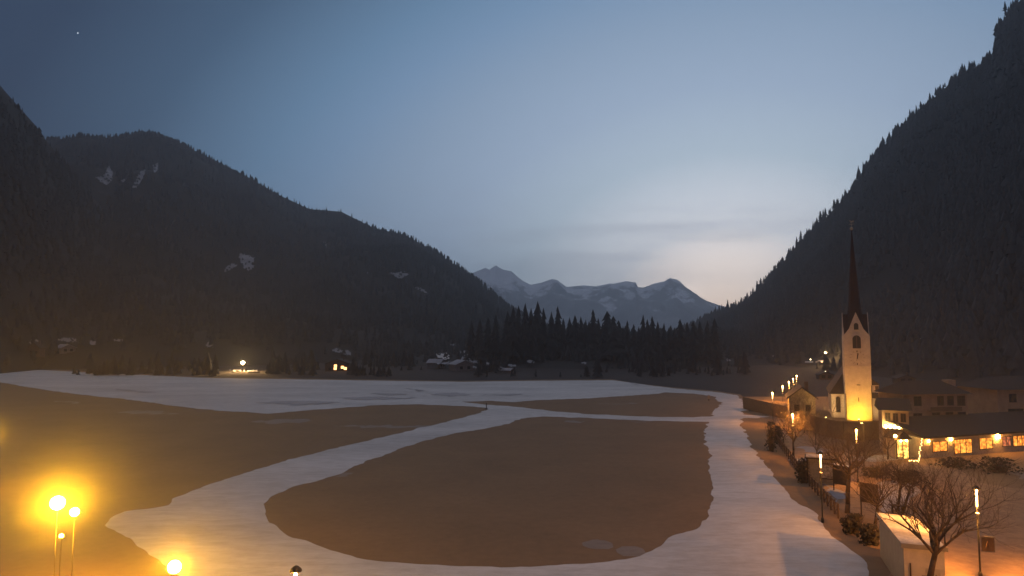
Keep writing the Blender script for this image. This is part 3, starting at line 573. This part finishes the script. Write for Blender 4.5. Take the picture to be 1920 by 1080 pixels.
# dark shrubs
M_shrub = mat('dark_shrub', (.05,.04,.025), 1, scale=3)
def shrub(px, py, wpx, hpx, seed, label, dens=420):
    g_ = gp(px, py); s = g_.y/F; rx = wpx*s/2; hz = hpx*s; rnd = random.Random(seed); o = empty('shrub', g_, label=label, cat='shrub'); lf = MB(); st_ = MB()
    for _ in range(int(dens*.5)):
        a = rnd.random()*6.28; r_ = rnd.random()**.5; zz = rnd.random(); k = math.sqrt(max(0, 1-(zz*.9)**2.2))*(.75+.5*noise.noise(Vector((math.cos(a)*2, math.sin(a)*2, zz*3+seed)))); p_ = Vector((math.cos(a)*rx*r_*k, math.sin(a)*rx*.8*r_*k, zz*hz))
        q = Vector((rnd.uniform(-1,1), rnd.uniform(-1,1), rnd.uniform(-1,1))).normalized()*rnd.uniform(.1,.26); t_ = q.orthogonal()*rnd.uniform(.4,.9); lf.add([p_-q, p_+t_, p_+q, p_-t_*.6], [(0,1,2,3)])
    for _ in range(110):
        a = rnd.random()*6.28; r_ = rnd.random()*.9; e_ = Vector((math.cos(a)*rx*r_, math.sin(a)*rx*r_*.8, hz*rnd.uniform(.6,1.08))); m_ = e_*.5+Vector((rnd.uniform(-.2,.2), rnd.uniform(-.2,.2), .1)); st_.tube((e_.x*.3, e_.y*.3, -.1), m_, .025, .018, 4); st_.tube(m_, e_, .018, .008, 3)
    me = bpy.data.meshes.new('foliage'); me.from_pydata(lf.v, [], lf.f); me.materials.append(M_shrub); c = bpy.data.objects.new('foliage', me); C.objects.link(c); c.parent = o; st_.build('stems', M_twig, o)
shrub(1447,846,30,54,1,'tall dark shrub at the far end of the wooden fence')
shrub(1460,830,26,30,2,'round dark shrub just right of the tall one by the fence')
shrub(1600,1000,60,34,3,'dark thicket on the bank below the tall fan-shaped tree',700)
shrub(1632,1020,52,34,5,'dark thicket against the left wall of the pale hut',600)
shrub(1505,905,34,44,6,'dark shrub mass left of the kiosk on the bank',500)
shrub(1556,806,60,14,8,'low dark shrubs along the foot of the curved churchyard wall')
shrub(1700,905,90,22,9,'broad low dark shrub bed below the lit porch',700)
shrub(1640,895,70,20,10,'low dark shrub bed right of the tall fan-shaped tree',500)
shrub(1870,885,110,26,11,'dark hedge below the restaurant windows at the right edge',800)
shrub(1790,876,90,16,12,'dark clipped hedge below the restaurant middle windows',600)
# ------------------------------------------------------------ street lamps
def make_lamp():
    o = empty('street_lamp', (0,0,0))
    p_ = MB(); p_.tube((0,0,-.2),(0,0,5.2),.07,.055,8); p_.lathe((0,0,0), [(.14,0),(.14,.35),(.08,.5)], 10); p_.build('pole', M_black, o, smooth=True)
    MB().lathe((0,0,5.2), [(.05,0),(.075,.05),(.075,1.25),(.05,1.3)], 10).build('light_tube', M_tube, o, smooth=True)
    MB().lathe((0,0,6.5), [(.04,0),(.30,.02),(.27,.12),(.14,.24),(.03,.3)], 14).build('cap', M_black, o, smooth=True)
    MB().lathe((0,0,4.7), [(.06,0),(.16,.03),(.16,.07),(.06,.1)], 12).build('collar', emit('collar_glow', LAMPC, .6), o)
    ld = bpy.data.lights.new('lamp_light', 'POINT'); ld.energy = 2900; ld.color = LAMPC; ld.shadow_soft_size = .12; lo = bpy.data.objects.new('lamp_light', ld); C.objects.link(lo); lo.parent = o; lo.location = (0, -.2, 6.38)
    return o
LMP = make_lamp(); first = [True]
def lamp(px, ptop, label, s=1.0, rz=0, ztop=6.8):
    Y = (H-ztop*s)/( (H-at(px, ptop, 1).z) ); g_ = at(px, ptop, Y); g_.z = 0
    k = dict(label=label, cat='street lamp', group='slim street lamps with glowing tubes')
    if first[0]: first[0] = False; LMP.location = g_; LMP.scale = (s,s,s); return tag(LMP, **k)
    return copy_tree(LMP, g_, rz, s, **k)
lamp(1448,733,'street lamp at the far end of the wooden fence, nearest of the receding row')
lamp(1467,721,'second street lamp of the receding row, behind the one at the fence end')
lamp(1479,713,'third street lamp of the receding row toward the right mountain')
lamp(1487,707,'fourth street lamp of the receding row, close to the last one')
lamp(1493,702,'farthest street lamp of the receding row')
lamp(1486,772,'street lamp rising behind the pollarded tree at the fence')
lamp(1605,800,'street lamp in front of the churchyard wall, above the fan-shaped tree crown')
LK = lamp(1538,846,'street lamp beside the kiosk poster wall')
for c_ in LK.children:
    if c_.type == 'LIGHT': c_.data = c_.data.copy(); c_.data.energy = 650
LN = lamp(1830,910,'near street lamp glowing among the branches of the biggest bare tree')
lamp(555,1060,'street lamp at the bottom edge of the view standing over the snow')
lamp(2010,905,'street lamp on the forecourt beyond the right edge')
LX = lamp(2141,1019,'street lamp in the near right corner beyond the edge')
for c_ in LX.children:
    if c_.type == 'LIGHT': c_.data = c_.data.copy(); c_.data.energy = 3800
for c_ in LN.children:
    if c_.type == 'LIGHT': c_.data = c_.data.copy(); c_.data.energy = 7000; c_.location.x = -.15
# hanging board on the near lamp
sb = empty('hanging_sign', LN.location+Vector((.1,-.05,0)), R(-15), label='square dark board with a pale mark, hung on the pole of the near street lamp', cat='sign')
MB().box(.05,.85,-.03,.03,2.05,3.0).build('board', mat('sign_brown', (.07,.045,.035), .6, scale=4), sb)
f_ = MB(); f_.box(.0,.9,-.05,.05,3.0,3.08); f_.box(.0,.9,-.04,.04,1.98,2.05); f_.box(.85,.9,-.04,.04,2.05,3.0); f_.build('frame', M_metal, sb)
f_ = MB(); f_.beam((.3,-.045,2.3),(.45,-.045,2.75),.07,.02); f_.beam((.45,-.045,2.75),(.6,-.045,2.3),.07,.02); f_.build('emblem', M_wood, sb)
# ------------------------------------------------------------ big sodium lamps, lower left
def bulb_lamp(px, py, ztop, s, estr, label, glare_mist, col=(1,.47,.02)):
    Y = (H-ztop)/((H-at(px, py, 1).z)); g_ = at(px, py, Y); zt = g_.z; o = empty('globe_lamp', (g_.x, g_.y, 0), label=label, cat='street lamp', group='yellow globe lamps lower left')
    p_ = MB(); p_.tube((0,0,-.2),(0,0,zt-s*.9),.035,.03,8); p_.lathe((0,0,0), [(.15,0),(.15,.4),(.08,.55)], 10); p_.build('pole', mat('pale_pole_paint', (.30,.22,.12), .8), o, smooth=True)
    mb_ = MB(); mb_.lathe((0,0,zt), [(s*math.sin(math.pi*i/10)+.001, -s*math.cos(math.pi*i/10)) for i in range(11)], 16); mb_.build('globe', emit('sodium_glow_%d' % int(estr), col, estr), o, smooth=True)
    MB().lathe((0,0,zt-s-.08), [(.07,0),(.12,.04),(.12,.12),(.06,.16)], 10).build('holder', M_metal, o)
    return o, Vector((g_.x, g_.y, zt))
BL = [bulb_lamp(108,943,6.4,.45,1000,'biggest and brightest yellow globe lamp at the lower left',1),
      bulb_lamp(140,960,6.0,.28,800,'smaller yellow globe lamp just right of the brightest one',0),
      bulb_lamp(115,1005,5.0,.13,300,'faint little yellow globe lamp below the bright pair',0),
      bulb_lamp(327,1063,6.0,.32,1100,'bright yellow globe lamp at the bottom edge left of the snow curve',1),
      bulb_lamp(-24,818,6.4,.3,800,'yellow globe lamp just beyond the left edge, its glow showing',1)]
def glare_mist(c, rad, dens, k, label):  # ball of haze added to imitate lens glare round lamps
    mb_ = MB(); mb_.lathe((0,0,0), [(rad*math.sin(math.pi*i/16)+.001, -rad*math.cos(math.pi*i/16)) for i in range(17)], 24)
    m = bpy.data.materials.new('lamp_glare_%d' % k); m.use_nodes = True; n, l = nodes(m); n.remove(n['Principled BSDF']); v = n.new('ShaderNodeVolumePrincipled'); v.inputs['Color'].default_value = (1,.95,.85,1); v.inputs['Anisotropy'].default_value = .2
    t = n.new('ShaderNodeTexCoord'); ln = n.new('ShaderNodeVectorMath'); ln.operation = 'LENGTH'; l.new(t.outputs['Object'], ln.inputs[0])
    mr = n.new('ShaderNodeMapRange'); mr.inputs['From Min'].default_value = 0; mr.inputs['From Max'].default_value = rad; mr.inputs['To Min'].default_value = 1; mr.inputs['To Max'].default_value = 0; l.new(ln.outputs['Value'], mr.inputs[0])
    pw = n.new('ShaderNodeMath'); pw.operation = 'POWER'; l.new(mr.outputs[0], pw.inputs[0]); pw.inputs[1].default_value = 2.1
    mu = n.new('ShaderNodeMath'); mu.operation = 'MULTIPLY'; l.new(pw.outputs[0], mu.inputs[0]); mu.inputs[1].default_value = dens; l.new(mu.outputs[0], v.inputs['Density'])
    l.new(v.outputs[0], n['Material Output'].inputs['Volume'])
    o = mb_.build('glare_mist', m, smooth=True); o.location = c; return tag(o, label, 'glare_mist', kind='stuff')
for k, (i, rad, dens, lb) in enumerate([(0,8.5,.020,'added hazy ball standing for the glare round the brightest globe lamp'),(3,7.5,.013,'added hazy ball standing for the glare round the bottom edge globe lamp'),(4,7,.02,'added hazy ball standing for the lamp glare at the left edge')]):
    glare_mist(BL[i][1], rad, dens, k, lb)
glare_mist(Vector((-33, 50, 7)), 46, .0032, 8, 'added thin haze standing for the warm lamp glare over the lower left meadow')  # wide haze ball added to spread a warm glare veil
glare_mist(Vector((60, 92, 8)), 44, .0030, 9, 'added thin haze for the warm glow over the village round church and restaurant')  # wide haze ball added to warm the view of the village
# ------------------------------------------------------------ pale hut, lower right
fl = gp(1, 1); 
hut = empty('hut', (0,0,0), 0, label='pale flat-sided hut with a ribbed metal roof at the lower right corner', cat='hut')
pf = at(1693,1019,48.0); hut.location = (pf.x, pf.y, 0); hut.rotation_euler = (0,0,R(-18.5)); ZR = pf.z
WW = 2.5; LL = 8.4
MB().box(0,WW,0,LL,-.2,ZR-.12).build('walls', M_hut, hut)
rf = MB(); v = []; f = []; nr_ = 50
for i in range(nr_+1):
    y = -.15+(LL+.3)*i/nr_; z = ZR+(.055 if i % 2 else -.055); v += [(-.12,y,z+.0),(WW+.18,y,z-.1)]
for i in range(nr_): f.append((2*i,2*i+1,2*i+3,2*i+2))
rf.add(v, f); rf.box(-.12,WW+.18,-.15,LL+.15,ZR-.19,ZR-.16); rf.build('roof', M_hutroof, hut)
f_ = MB(); f_.box(-.14,WW+.2,-.2,-.16,ZR-.26,ZR+.06); f_.box(-.16,-.13,-.2,LL+.2,ZR-.26,ZR+.07); f_.build('fascia', M_hut, hut)
f_ = MB(); f_.box(.35,.42,-.12,-.05,-.1,2.2); f_.build('drainpipe', M_darkwood, hut)
MB().box(.02,WW-.02,-.03,-.002,-.2,ZR-.2).build('front_wall', mat('hut_front_lit', (.66,.58,.45), .6, var=.15, scale=1.2), hut)  # front coloured paler than the other walls, as if lamp-lit
d_ = MB(); d_.box(1.3,2.2,-.06,-.032,0,1.95); d_.build('door', mat('hut_door', (.5,.44,.34), .6, scale=2), hut)
sg = empty('signpost', gp(1742,1130)+Vector((.2,-.6,0)), R(-10), label='small post with a crossbar and a pale lettered plate before the hut', cat='sign')
MB().box(-.04,.04,-.03,.03,-.1,2.0).build('post', M_wood, sg); MB().box(-.9,.3,-.05,-.031,1.86,1.95).build('crossbar', M_darkwood, sg)
pl_ = MB().box(-.25,.2,-.08,-.051,1.2,1.8).build('plate', M_white, sg)
f_ = MB()
for z in (1.7,1.6,1.5,1.4,1.3): f_.box(-.19,.14,-.086,-.0805,z-.025,z+.025)
f_.build('lettering', M_black, pl_)
MB().box(-.2,.2,-.2,.2,-.1,.7)
tb_ = empty('picnic_table', gp(1688,962), R(-20), label='small dark picnic table beside the two slim trees behind the hut', cat='table')
MB().box(-1.0,.5,-.35,.35,.72,.78).build('tabletop', M_darkwood, tb_)
for s in (-.7,.2): MB().box(s-.05,s+.05,-.3,.3,0,.719).build('leg', M_darkwood, tb_)
# ------------------------------------------------------------ kiosk and notice boards
kp = gp(1516,905); ki = empty('kiosk', kp, R(-24), label='small wooden kiosk with snow on its roof and a pale front wall by the fence', cat='kiosk')
sK = kp.y/F; kw, kd, kh = 3.2, 2.0, 2.9
MB().box(0,kw,0,kd,-.2,kh).build('walls', mat('kiosk_board', (.34,.28,.2), .8, scale=3), ki)
MB().box(-.2,-.003,-.2,kd+.1,-.2,kh+.05).build('side_panel', M_darkwood, ki); MB().box(-.35,kw+.3,-.35,kd+.3,kh+.051,kh+.2).build('roof', M_roof, ki)
s_ = MB(); s_.box(-.2,kw*.55,-.2,kd,kh+.2,kh+.3); s_.build('snow_cover', M_oldsnow, ki)
pn = MB(); pn.box(1.3,2.9,-.1,-.03,.6,2.5); pn = pn.build('poster_frame', M_darkwood, ki); MB().box(1.42,2.78,-.13,-.101,.72,2.38).build('poster', mat('poster_print', (.75,.62,.42), .6, scale=5, col2=(.16,.10,.06)), pn)
b_ = MB(); b_.box(.25,.33,-.05,-.003,.3,1.0); b_.box(.25,.75,-.06,-.003,.25,.33); b_.build('bracket', M_black, ki)
def board(px, py, wd, h0, h1, rz, label, roof, snow):
    o = empty('notice_board', gp(px, py), rz, label=label, cat='notice board')
    for s in (-wd/2+.06, wd/2-.06): MB().box(s-.05,s+.05,-.05,.05,-.1,h0).build('leg', M_darkwood, o)
    MB().box(-wd/2,wd/2,-.06,.06,h0,h1).build('panel', M_darkwood, o)
    if roof: r_ = MB(); r_.prism([(-wd/2-.15,h1),(wd/2+.15,h1),(wd/2+.15,h1+.08),(-wd/2-.15,h1+.08)], -.3, .3); rr_ = r_.build('roof', M_wood, o)
    if snow: MB().box(-wd/2-.1,wd/2+.05,-.24,.24,h1+.081,h1+.17).build('snow_cover', mat('roof_snow', (.75,.73,.72), .8, var=.1), o)
board(1578,922,1.9,.8,2.9,R(-52),'dark notice board with a snow-capped little roof, left of the fan-shaped tree trunk',True,True)
board(1556,900,1.7,.8,2.8,R(-52),'greyish notice board between the kiosk poster and the snow-capped board',True,False)
board(1631,972,1.7,1.5,3.4,R(-50),'dark narrow notice board on long legs in front of the leaning bare tree',False,False)
MB()
# ------------------------------------------------------------ wooden fences
def fence(a, b, nspan, label, hgt=1.35):
    A = gp(*a); B = gp(*b); o = empty('wooden_fence', A, label=label, cat='fence'); D_ = B-A
    for i in range(nspan+1): p_ = D_*i/nspan; MB().box(p_.x-.07,p_.x+.07,p_.y-.07,p_.y+.07,-.2,hgt+.1).build('post', M_wood, o)
    r_ = MB(); x_ = MB()
    for z in (hgt-.03, .25): r_.beam(Vector((0,-.09,z)), D_+Vector((0,-.09,z)), .07, .09)
    for i in range(nspan):
        p_ = D_*i/nspan; q = D_*(i+1)/nspan; x_.beam(p_+Vector((0,-.16,.28)), q+Vector((0,-.16,hgt-.08)), .05, .08); x_.beam(p_+Vector((0,-.22,hgt-.08)), q+Vector((0,-.22,.28)), .05, .08)
    r_.build('rail', M_wood, o); x_.build('cross_brace', M_wood, o)
fence((1450,822),(1483,866),10,'rustic wooden fence with crossed braces running up to the pollarded tree')
fence((1483,868),(1512,906),8,'short middle stretch of wooden fence in the dark left of the kiosk')
fence((1518,912),(1572,972),9,'near stretch of crossed wooden fence below the notice boards')
# ------------------------------------------------------------ hotel with restaurant veranda
M_veranda = mat('veranda_wall', (.5,.42,.32), .85, scale=1.5)
ho = empty('restaurant', (60.3, 99.3, 0), R(18), label='long low restaurant with a row of warmly lit windows under a dark sloping roof', cat='restaurant')
WS = 34
MB().box(0,WS,.4,6,-.3,3.0).build('restaurant_wall', M_veranda, ho)
r_ = MB(); r_.add([(-.6,-.7,3.05),(WS,-.7,3.05),(WS,6.3,5.0),(-.6,6.3,5.0),(-.6,-.7,3.3),(WS,-.7,3.3),(WS,6.3,5.3),(-.6,6.3,5.3)], [(0,3,2,1),(4,5,6,7),(0,1,5,4),(1,2,6,5),(2,3,7,6),(3,0,4,7)]); r_.build('low_roof', M_roof, ho)
def win(x0, x1, z0, z1, y, parent, pane, nm=1, t=.09, name='window'):
    f_ = MB(); f_.box(x0-t,x1+t,y-.08,y-.003,z1,z1+t); f_.box(x0-t,x1+t,y-.1,y-.003,z0-t,z0); f_.box(x0-t,x0,y-.08,y-.003,z0,z1); f_.box(x1,x1+t,y-.08,y-.003,z0,z1)
    for i in range(1, nm+1):
        x = x0+(x1-x0)*i/(nm+1); f_.box(x-.05,x+.05,y-.08,y-.03,z0,z1)
    f_.box(x0,x1,y-.07,y-.032,z0+(z1-z0)*.72,z0+(z1-z0)*.72+.05)
    o = f_.build(name, M_darkwood, parent); MB().box(x0,x1,y-.028,y-.004,z0,z1).build('pane', pane, o); return o
for x0, x1, z0, z1, nm, mt in [(2.3,5.1,.9,2.3,1,M_win),(6.6,10.1,.4,2.4,2,M_win),(11.8,14.4,.8,2.4,1,M_win),(16.6,18.3,1.0,2.35,1,M_winred),(18.9,22.6,.9,2.4,3,M_win),(24,28,.9,2.4,2,M_win)]: win(x0,x1,z0,z1,.4,ho,mt,nm)
def wall_lamp(x, y, z, parent, s=1., e=1.):
    o = MB(); o.lathe((x,y-.22,z), [(.02,0),(.13*s,.05),(.16*s,.3*s),(.03,.42*s)], 10); g_ = o.build('wall_lamp', emit('wall_lamp_glow', (1,.42,.08), 200), parent); MB().box(x-.04,x+.04,y-.2,y-.003,z+.42*s,z+.5*s).build('bracket', M_black, g_)
    return g_
for x, s in ((1.4,.8),(5.85,1.),(15.5,1.7)): wall_lamp(x,.4,2.35 if s < 1.5 else 2.2,ho,s)
# upper floors
gl = M_glass
def guest_house(px, Y, rz, wd, dp_, z1, wins, label, zr=2.0, extra=None):
    o = empty('guest_house', ((px-960)/F*Y, Y, 0), rz, label=label, cat='building')
    MB().box(0,wd,0,dp_,-.3,z1).build('walls', M_cream, o)
    r_ = MB(); e_ = .6; r_.add([(-e_,-e_,z1),(wd+e_,-e_,z1),(wd+e_,dp_+e_,z1),(-e_,dp_+e_,z1),(wd*.2,dp_/2,z1+zr),(wd*.8,dp_/2,z1+zr)], [(0,1,5,4),(2,3,4,5),(0,4,3),(1,2,5),(0,3,2,1)]); r_.build('roof', M_roof, o)
    for a, b_, c, d, pane in wins: win(a,b_,c,d,0,o,pane,1,.07)
    return o
gh = guest_house(1688, 108.6, R(8), 11.4, 6, 8.6, [(1.8,3.0,6.8,8.2,gl),(6,7,6.8,8.2,gl),(7.8,8.8,6.8,8.2,gl),(9.6,10.9,6.7,8.2,gl),(1.6,3.0,4.2,5.5,gl),(5,6.2,4.2,5.6,gl),(7.4,8.6,4.2,5.6,gl),(9.6,10.9,4.2,5.6,gl)], 'dim cream guest house of two upper storeys with a balcony behind the restaurant roof')
rl = MB(); rl.box(4,9.6,-.9,-.82,6.0,6.6); rl.box(4,9.6,-.9,-.003,5.9,5.99); rl.build('balcony', M_wood, gh); MB().box(9.8,11.2,2,3.4,8.8,10.7).build('chimney', M_cream, gh)
guest_house(1862, 114.5, R(6), 13, 9, 8.9, [(2.2,3.4,6.8,8.1,gl),(1.9,4.6,4.0,5.6,gl),(6.4,7.6,4.4,6.3,M_win),(9.5,10.7,6.8,8.1,gl)], 'dim guest house at the right edge with one lit window high on its wall')
# two small white lights on the hotel roofs
# ------------------------------------------------------------ shop building with bright lamp bar
sh = empty('shop_building', (57.3, 104.5, 0), R(-24), label='pale two-storey building with a very bright lamp bar above the shop front', cat='building')
MB().box(0,3.6,0,6,-.3,6.6).build('walls', M_cream, sh)
r_ = MB(); r_.add([(-.5,-.6,6.6),(4.1,-.6,6.6),(4.1,6.6,6.6),(-.5,6.6,6.6),(-.5,3,8.2),(4.1,3,8.2)], [(0,1,5,4),(2,3,4,5),(0,4,3),(1,2,5),(0,3,2,1)]); r_.build('roof', M_roof, sh)
for a in (.6,1.9,3.2): win(a*.8,a*.8+.6,4.9,6.1,0,sh,gl,1,.06)
win(.5,1.6,.9,2.4,0,sh,gl,1,.06); win(2.2,3.1,.9,2.4,0,sh,gl,1,.06)
mk = MB(); mk.box(-.1,3.7,-.9,-.003,3.75,3.88); mk.build('canopy', M_darkwood, sh)
for i in range(5): MB().lathe((.35+i*.62,-.75,3.92), [(.03,0),(.15,.08),(.2,.25),(.12,.42),(.02,.48)], 10).build('canopy_lamp', emit('canopy_glow', (1,.66,.2), 160), sh)
# lit porch
pc = empty('entrance_porch', tuple(gp(1682,861)), R(6), label='small glazed entrance porch, brightly lit, with an arched top and gabled roof', cat='porch')
M_pl = lit_mat('porch_light', (1,.6,.13), (.30,.12,.02), 2.6, 2.4)
for x in (0, .95, 1.9): MB().box(x-.07,x+.07,-.07,.07,-.1,2.9).build('post', M_wood, pc)
pg = MB(); pg.box(.07,.88,-.01,.01,.35,2.8); pg.build('pane', M_pl, pc); pg = MB(); pg.box(1.02,1.83,-.01,.01,.1,2.8); pg.build('pane', M_pl, pc)
MB().box(-.07,1.97,.02,2.2,-.1,.0).build('floor', M_wood, pc)
MB().box(-.07,1.97,.3,2.2,0.01,2.9).build('porch_body', M_veranda, pc)
r_ = MB(); r_.prism([(-.4,2.9),(2.3,2.9),(.95,4.1)], -.4, 2.4); r_.build('roof', M_roof, pc)
for k, x in enumerate((.5,1.4)): MB().lathe((x,-.3,2.55), [(.02,0),(.13,.06),(.13,.2),(.02,.3)], 10).build('lamp', emit('wall_lamp_glow', (1,.42,.08), 200), pc)
MB().lathe((-.35,-.3,3.2), [(.02,0),(.2,.1),(.2,.3),(.02,.42)], 10).build('lamp', emit('wall_lamp_glow', (1,.42,.08), 200), pc)
# string of bulbs
lsx = empty('light_string', tuple(gp(1722,866)), 0, label='slanting string of small warm bulbs on a pole between porch and restaurant', cat='fairy lights')
MB().tube((0,0,0),(.55,0,3.2),.03,.03,6).build('pole', M_black, lsx)
b_ = MB()
rn = random.Random(3)
for i in range(15):
    t_ = i/14; p_ = Vector((.55*t_+rn.uniform(-.13,.13), -.1, 3.2*t_+.05)); b_.lathe(p_, [(.01,-.05),(.06,0),(.01,.06)], 6)
for i in range(7): b_.lathe((-1.4+i*.2,-.1+rn.uniform(-.1,.1),.1+rn.uniform(0,.12)), [(.01,-.05),(.06,0),(.01,.06)], 6)
b_.build('bulbs', emit('bulb_glow', (1,.6,.2), 14), lsx)
# ------------------------------------------------------------ house left of the church
def house(loc, rz, wd, dp_, eave, ridge, label, wins=(), wall=M_cream, snow=False, roofm=None, chim=True):
    o = empty('house', loc, rz, label=label, cat='house')
    mb_ = MB(); mb_.prism([(-wd/2,-.5),(wd/2,-.5),(wd/2,eave),(0,ridge-.12),(-wd/2,eave)], 0, dp_); mb_.build('walls', wall, o)
    sl_ = (ridge-eave)/(wd/2); e_ = .5; r_ = MB()
    for s in (-1, 1): 
        a = (s*(wd/2+e_), eave-sl_*e_); r_.add([(a[0],-.6,a[1]+.02),(0,-.6,ridge+.02),(0,dp_+.6,ridge+.02),(a[0],dp_+.6,a[1]+.02),(a[0],-.6,a[1]+.2),(0,-.6,ridge+.22),(0,dp_+.6,ridge+.22),(a[0],dp_+.6,a[1]+.2)], [(0,3,2,1),(4,5,6,7),(0,1,5,4),(1,2,6,5),(2,3,7,6),(3,0,4,7)])
    rr_ = r_.build('roof', roofm or (M_oldsnow if snow else M_roof), o)
    if chim: MB().box(wd*.15,wd*.15+.7,dp_*.5,dp_*.5+.7,eave,ridge+1.).build('chimney', M_stone, o)
    for a, b2, c, d, pane in wins: win(a,b2,c,d,0,o,pane,0,.08)
    return o
hl_ = gp(1506,806); house((hl_.x, hl_.y, 0), R(-20), 4.6, 8, 6.2, 8.0, 'pale gabled house lit by street lamps left of the church', [(-1.4,-.6,3.6,4.7,gl),(.6,1.4,3.6,4.7,gl),(-1.4,-.6,1.0,2.1,gl)], mat('lit_rough_plaster', (.42,.34,.25), .95, scale=1.5, bump=.6, col2=(.24,.18,.12)))
# distant houses beyond the snow field
def far_house(px, py, wpx, hpx, label, snow=True, lit=(), rz=0.):
    g_ = hitpt(px, py); s = g_.y/F; wd = wpx*s; hh = hpx*s; 
    ws = [(wd*(a-.5)-.7, wd*(a-.5)+.7, hh*b, hh*b+1.3, M_winfar if k_ else gl) for a, b, k_ in lit]
    return house(tuple(g_), rz, wd, wd*1.1, hh*.62, hh, label, ws, M_darkhouse if not snow else M_cream2, snow)
M_darkhouse = mat('dark_farmhouse', (.12,.08,.06), .9, scale=.8); M_cream2 = mat('grey_farmhouse', (.22,.19,.18), .9, scale=.8)
M_winfar = emit('far_window_glow', (1,.42,.14), 5)
far_house(632,696,44,22,'distant farmhouse with glowing orange windows beyond the snow field',False,[(.2,.08,0),(.42,.12,1),(.43,.34,1),(.72,.22,1),(.84,.12,1)],R(5))
far_house(830,690,24,16,'distant house whose snowy roof shows pale beyond the snow field',True,[(.3,.2,0),(.7,.2,0)],R(70))
far_house(872,696,36,20,'distant grey house right of the one with the pale snowy roof',True,[(.3,.2,0),(.7,.2,0)],R(25))
far_house(62,668,20,26,'dim house at the foot of the left slope near the photo edge',False,[(.3,.2,0),(.7,.2,0)],R(10))
far_house(128,662,26,16,'dim house with pale roof right of the leftmost one on the slope foot',True,[(.3,.2,0),(.7,.2,0)],R(60))
far_house(960,700,16,9,'tiny pale-roofed barn left of the middle of the valley head',True,[(.5,.2,0)],R(60))
far_house(1550,712,26,14,'distant chalet in the dark left of the church tower',False,[(.3,.2,0),(.7,.2,0)],R(-15))
far_house(1700,720,30,16,'dark chalet on the slope behind the hotel roofs',False,[(.3,.2,0),(.7,.2,0)],R(-15))
def far_lamp(px, py, gy, s, estr, label, col=(1,.8,.45), energy=0):
    g_ = hitpt(px, gy); tp = at(px, py, g_.y); o = empty('yard_lamp', tuple(g_), label=label, cat='lamp')
    hh = tp.z-g_.z; MB().tube((0,0,-.3),(0,0,hh),.1,.07,6).build('pole', M_black, o); MB().lathe((0,0,hh), [(.02,-s),(s,-s*.3),(s,s*.3),(.02,s)], 10).build('globe', emit('yard_glow_%d' % int(estr*10), col, estr), o)
    if energy:
        ld = bpy.data.lights.new('yard_light', 'POINT'); ld.energy = energy; ld.color = (1, .55, .2); ld.shadow_soft_size = .2; lo = bpy.data.objects.new('yard_light', ld); C.objects.link(lo); lo.parent = o; lo.location = (0, -s-.5, hh)
    return o
far_lamp(455,680,697,.8,240,'lone bright yellowish lamp far off beyond the snow field at left', (1,.72,.25), 26000)
far_lamp(1548,661,680,.35,14,'small white lamp above the lit road on the slope left of the spire', energy=9000)
far_lamp(1548,698,708,.5,14,'small white lamp below the lit road, level with the tower clock')
far_lamp(1520,674,682,.35,8,'dimmer lamp at the left end of the lit road on the slope')
far_lamp(1728,636,645,.5,9,'single white lamp high on the dark slope right of the church', (.9,.9,1))
far_lamp(1732,842-20,868,.09,14,'tiny white lamp dot above the restaurant roof') if False else None
def scrap(pts, m=M_oldsnow, lift=.6): clearing(pts, 900+int(pts[0][0]), m, lift=lift)
scrap([(1505,682),(1520,679),(1560,677),(1580,678),(1555,683),(1520,686)], M_snow, 1.2)
scrap([(418,694),(450,692),(485,695),(500,698),(470,702),(440,700),(424,698)])
clearing([(818,672),(842,670),(843,684),(819,685)], 951, M_snow, lift=3.2); clearing([(814,687),(846,687),(845,694),(816,695)], 953, M_oldsnow, lift=3.)
# thin marker pole where the tracks meet
mkp = empty('marker_pole', gp(912,767), label='thin dark marker pole where the snow tracks meet', cat='pole')
MB().tube((0,0,-.2),(0,0,1.5),.12,.1,6).build('pole', M_black, mkp); MB().lathe((0,0,-.02), [(.5,0),(.35,.15),(.1,.25)], 8).build('base', M_black, mkp)
mk2 = empty('information_post', gp(1329,752), label='small pale post on the far meadow beside the bend of the snow track', cat='post')
MB().box(-.08,.08,-.06,.06,-.2,.7).build('post', M_wood, mk2); MB().box(-.35,.35,-.1,-.06,.6,1.6).build('plate', M_hut, mk2)
# evening star
st_ = at(146,62,20000); MB().lathe((0,0,0), [(.1,-14),(10,-10),(14,0),(10,10),(.1,14)], 12).build('evening_star', emit('star_glow', (.9,.95,1), 2.2))
bpy.data.objects['evening_star'].location = st_; tag(bpy.data.objects['evening_star'], 'single bright evening star in the upper left of the sky', 'star')
# ------------------------------------------------------------ haze: even, box round camera and whole scene
zt = max(v_.co.z for o_ in C.objects if o_.type == 'MESH' and o_.name.startswith('mountain') for v_ in o_.data.vertices)+45
hz = MB().box(-4200,4200,-400,4600,-3,zt)
m = bpy.data.materials.new('haze_air'); m.use_nodes = True; n, l = nodes(m); n.remove(n['Principled BSDF']); v = n.new('ShaderNodeVolumePrincipled'); v.inputs['Color'].default_value = (.78,.89,1,1); v.inputs['Density'].default_value = .0003; v.inputs['Anisotropy'].default_value = .6
l.new(v.outputs[0], n['Material Output'].inputs['Volume']); tag(hz.build('haze', m), kind='stuff')
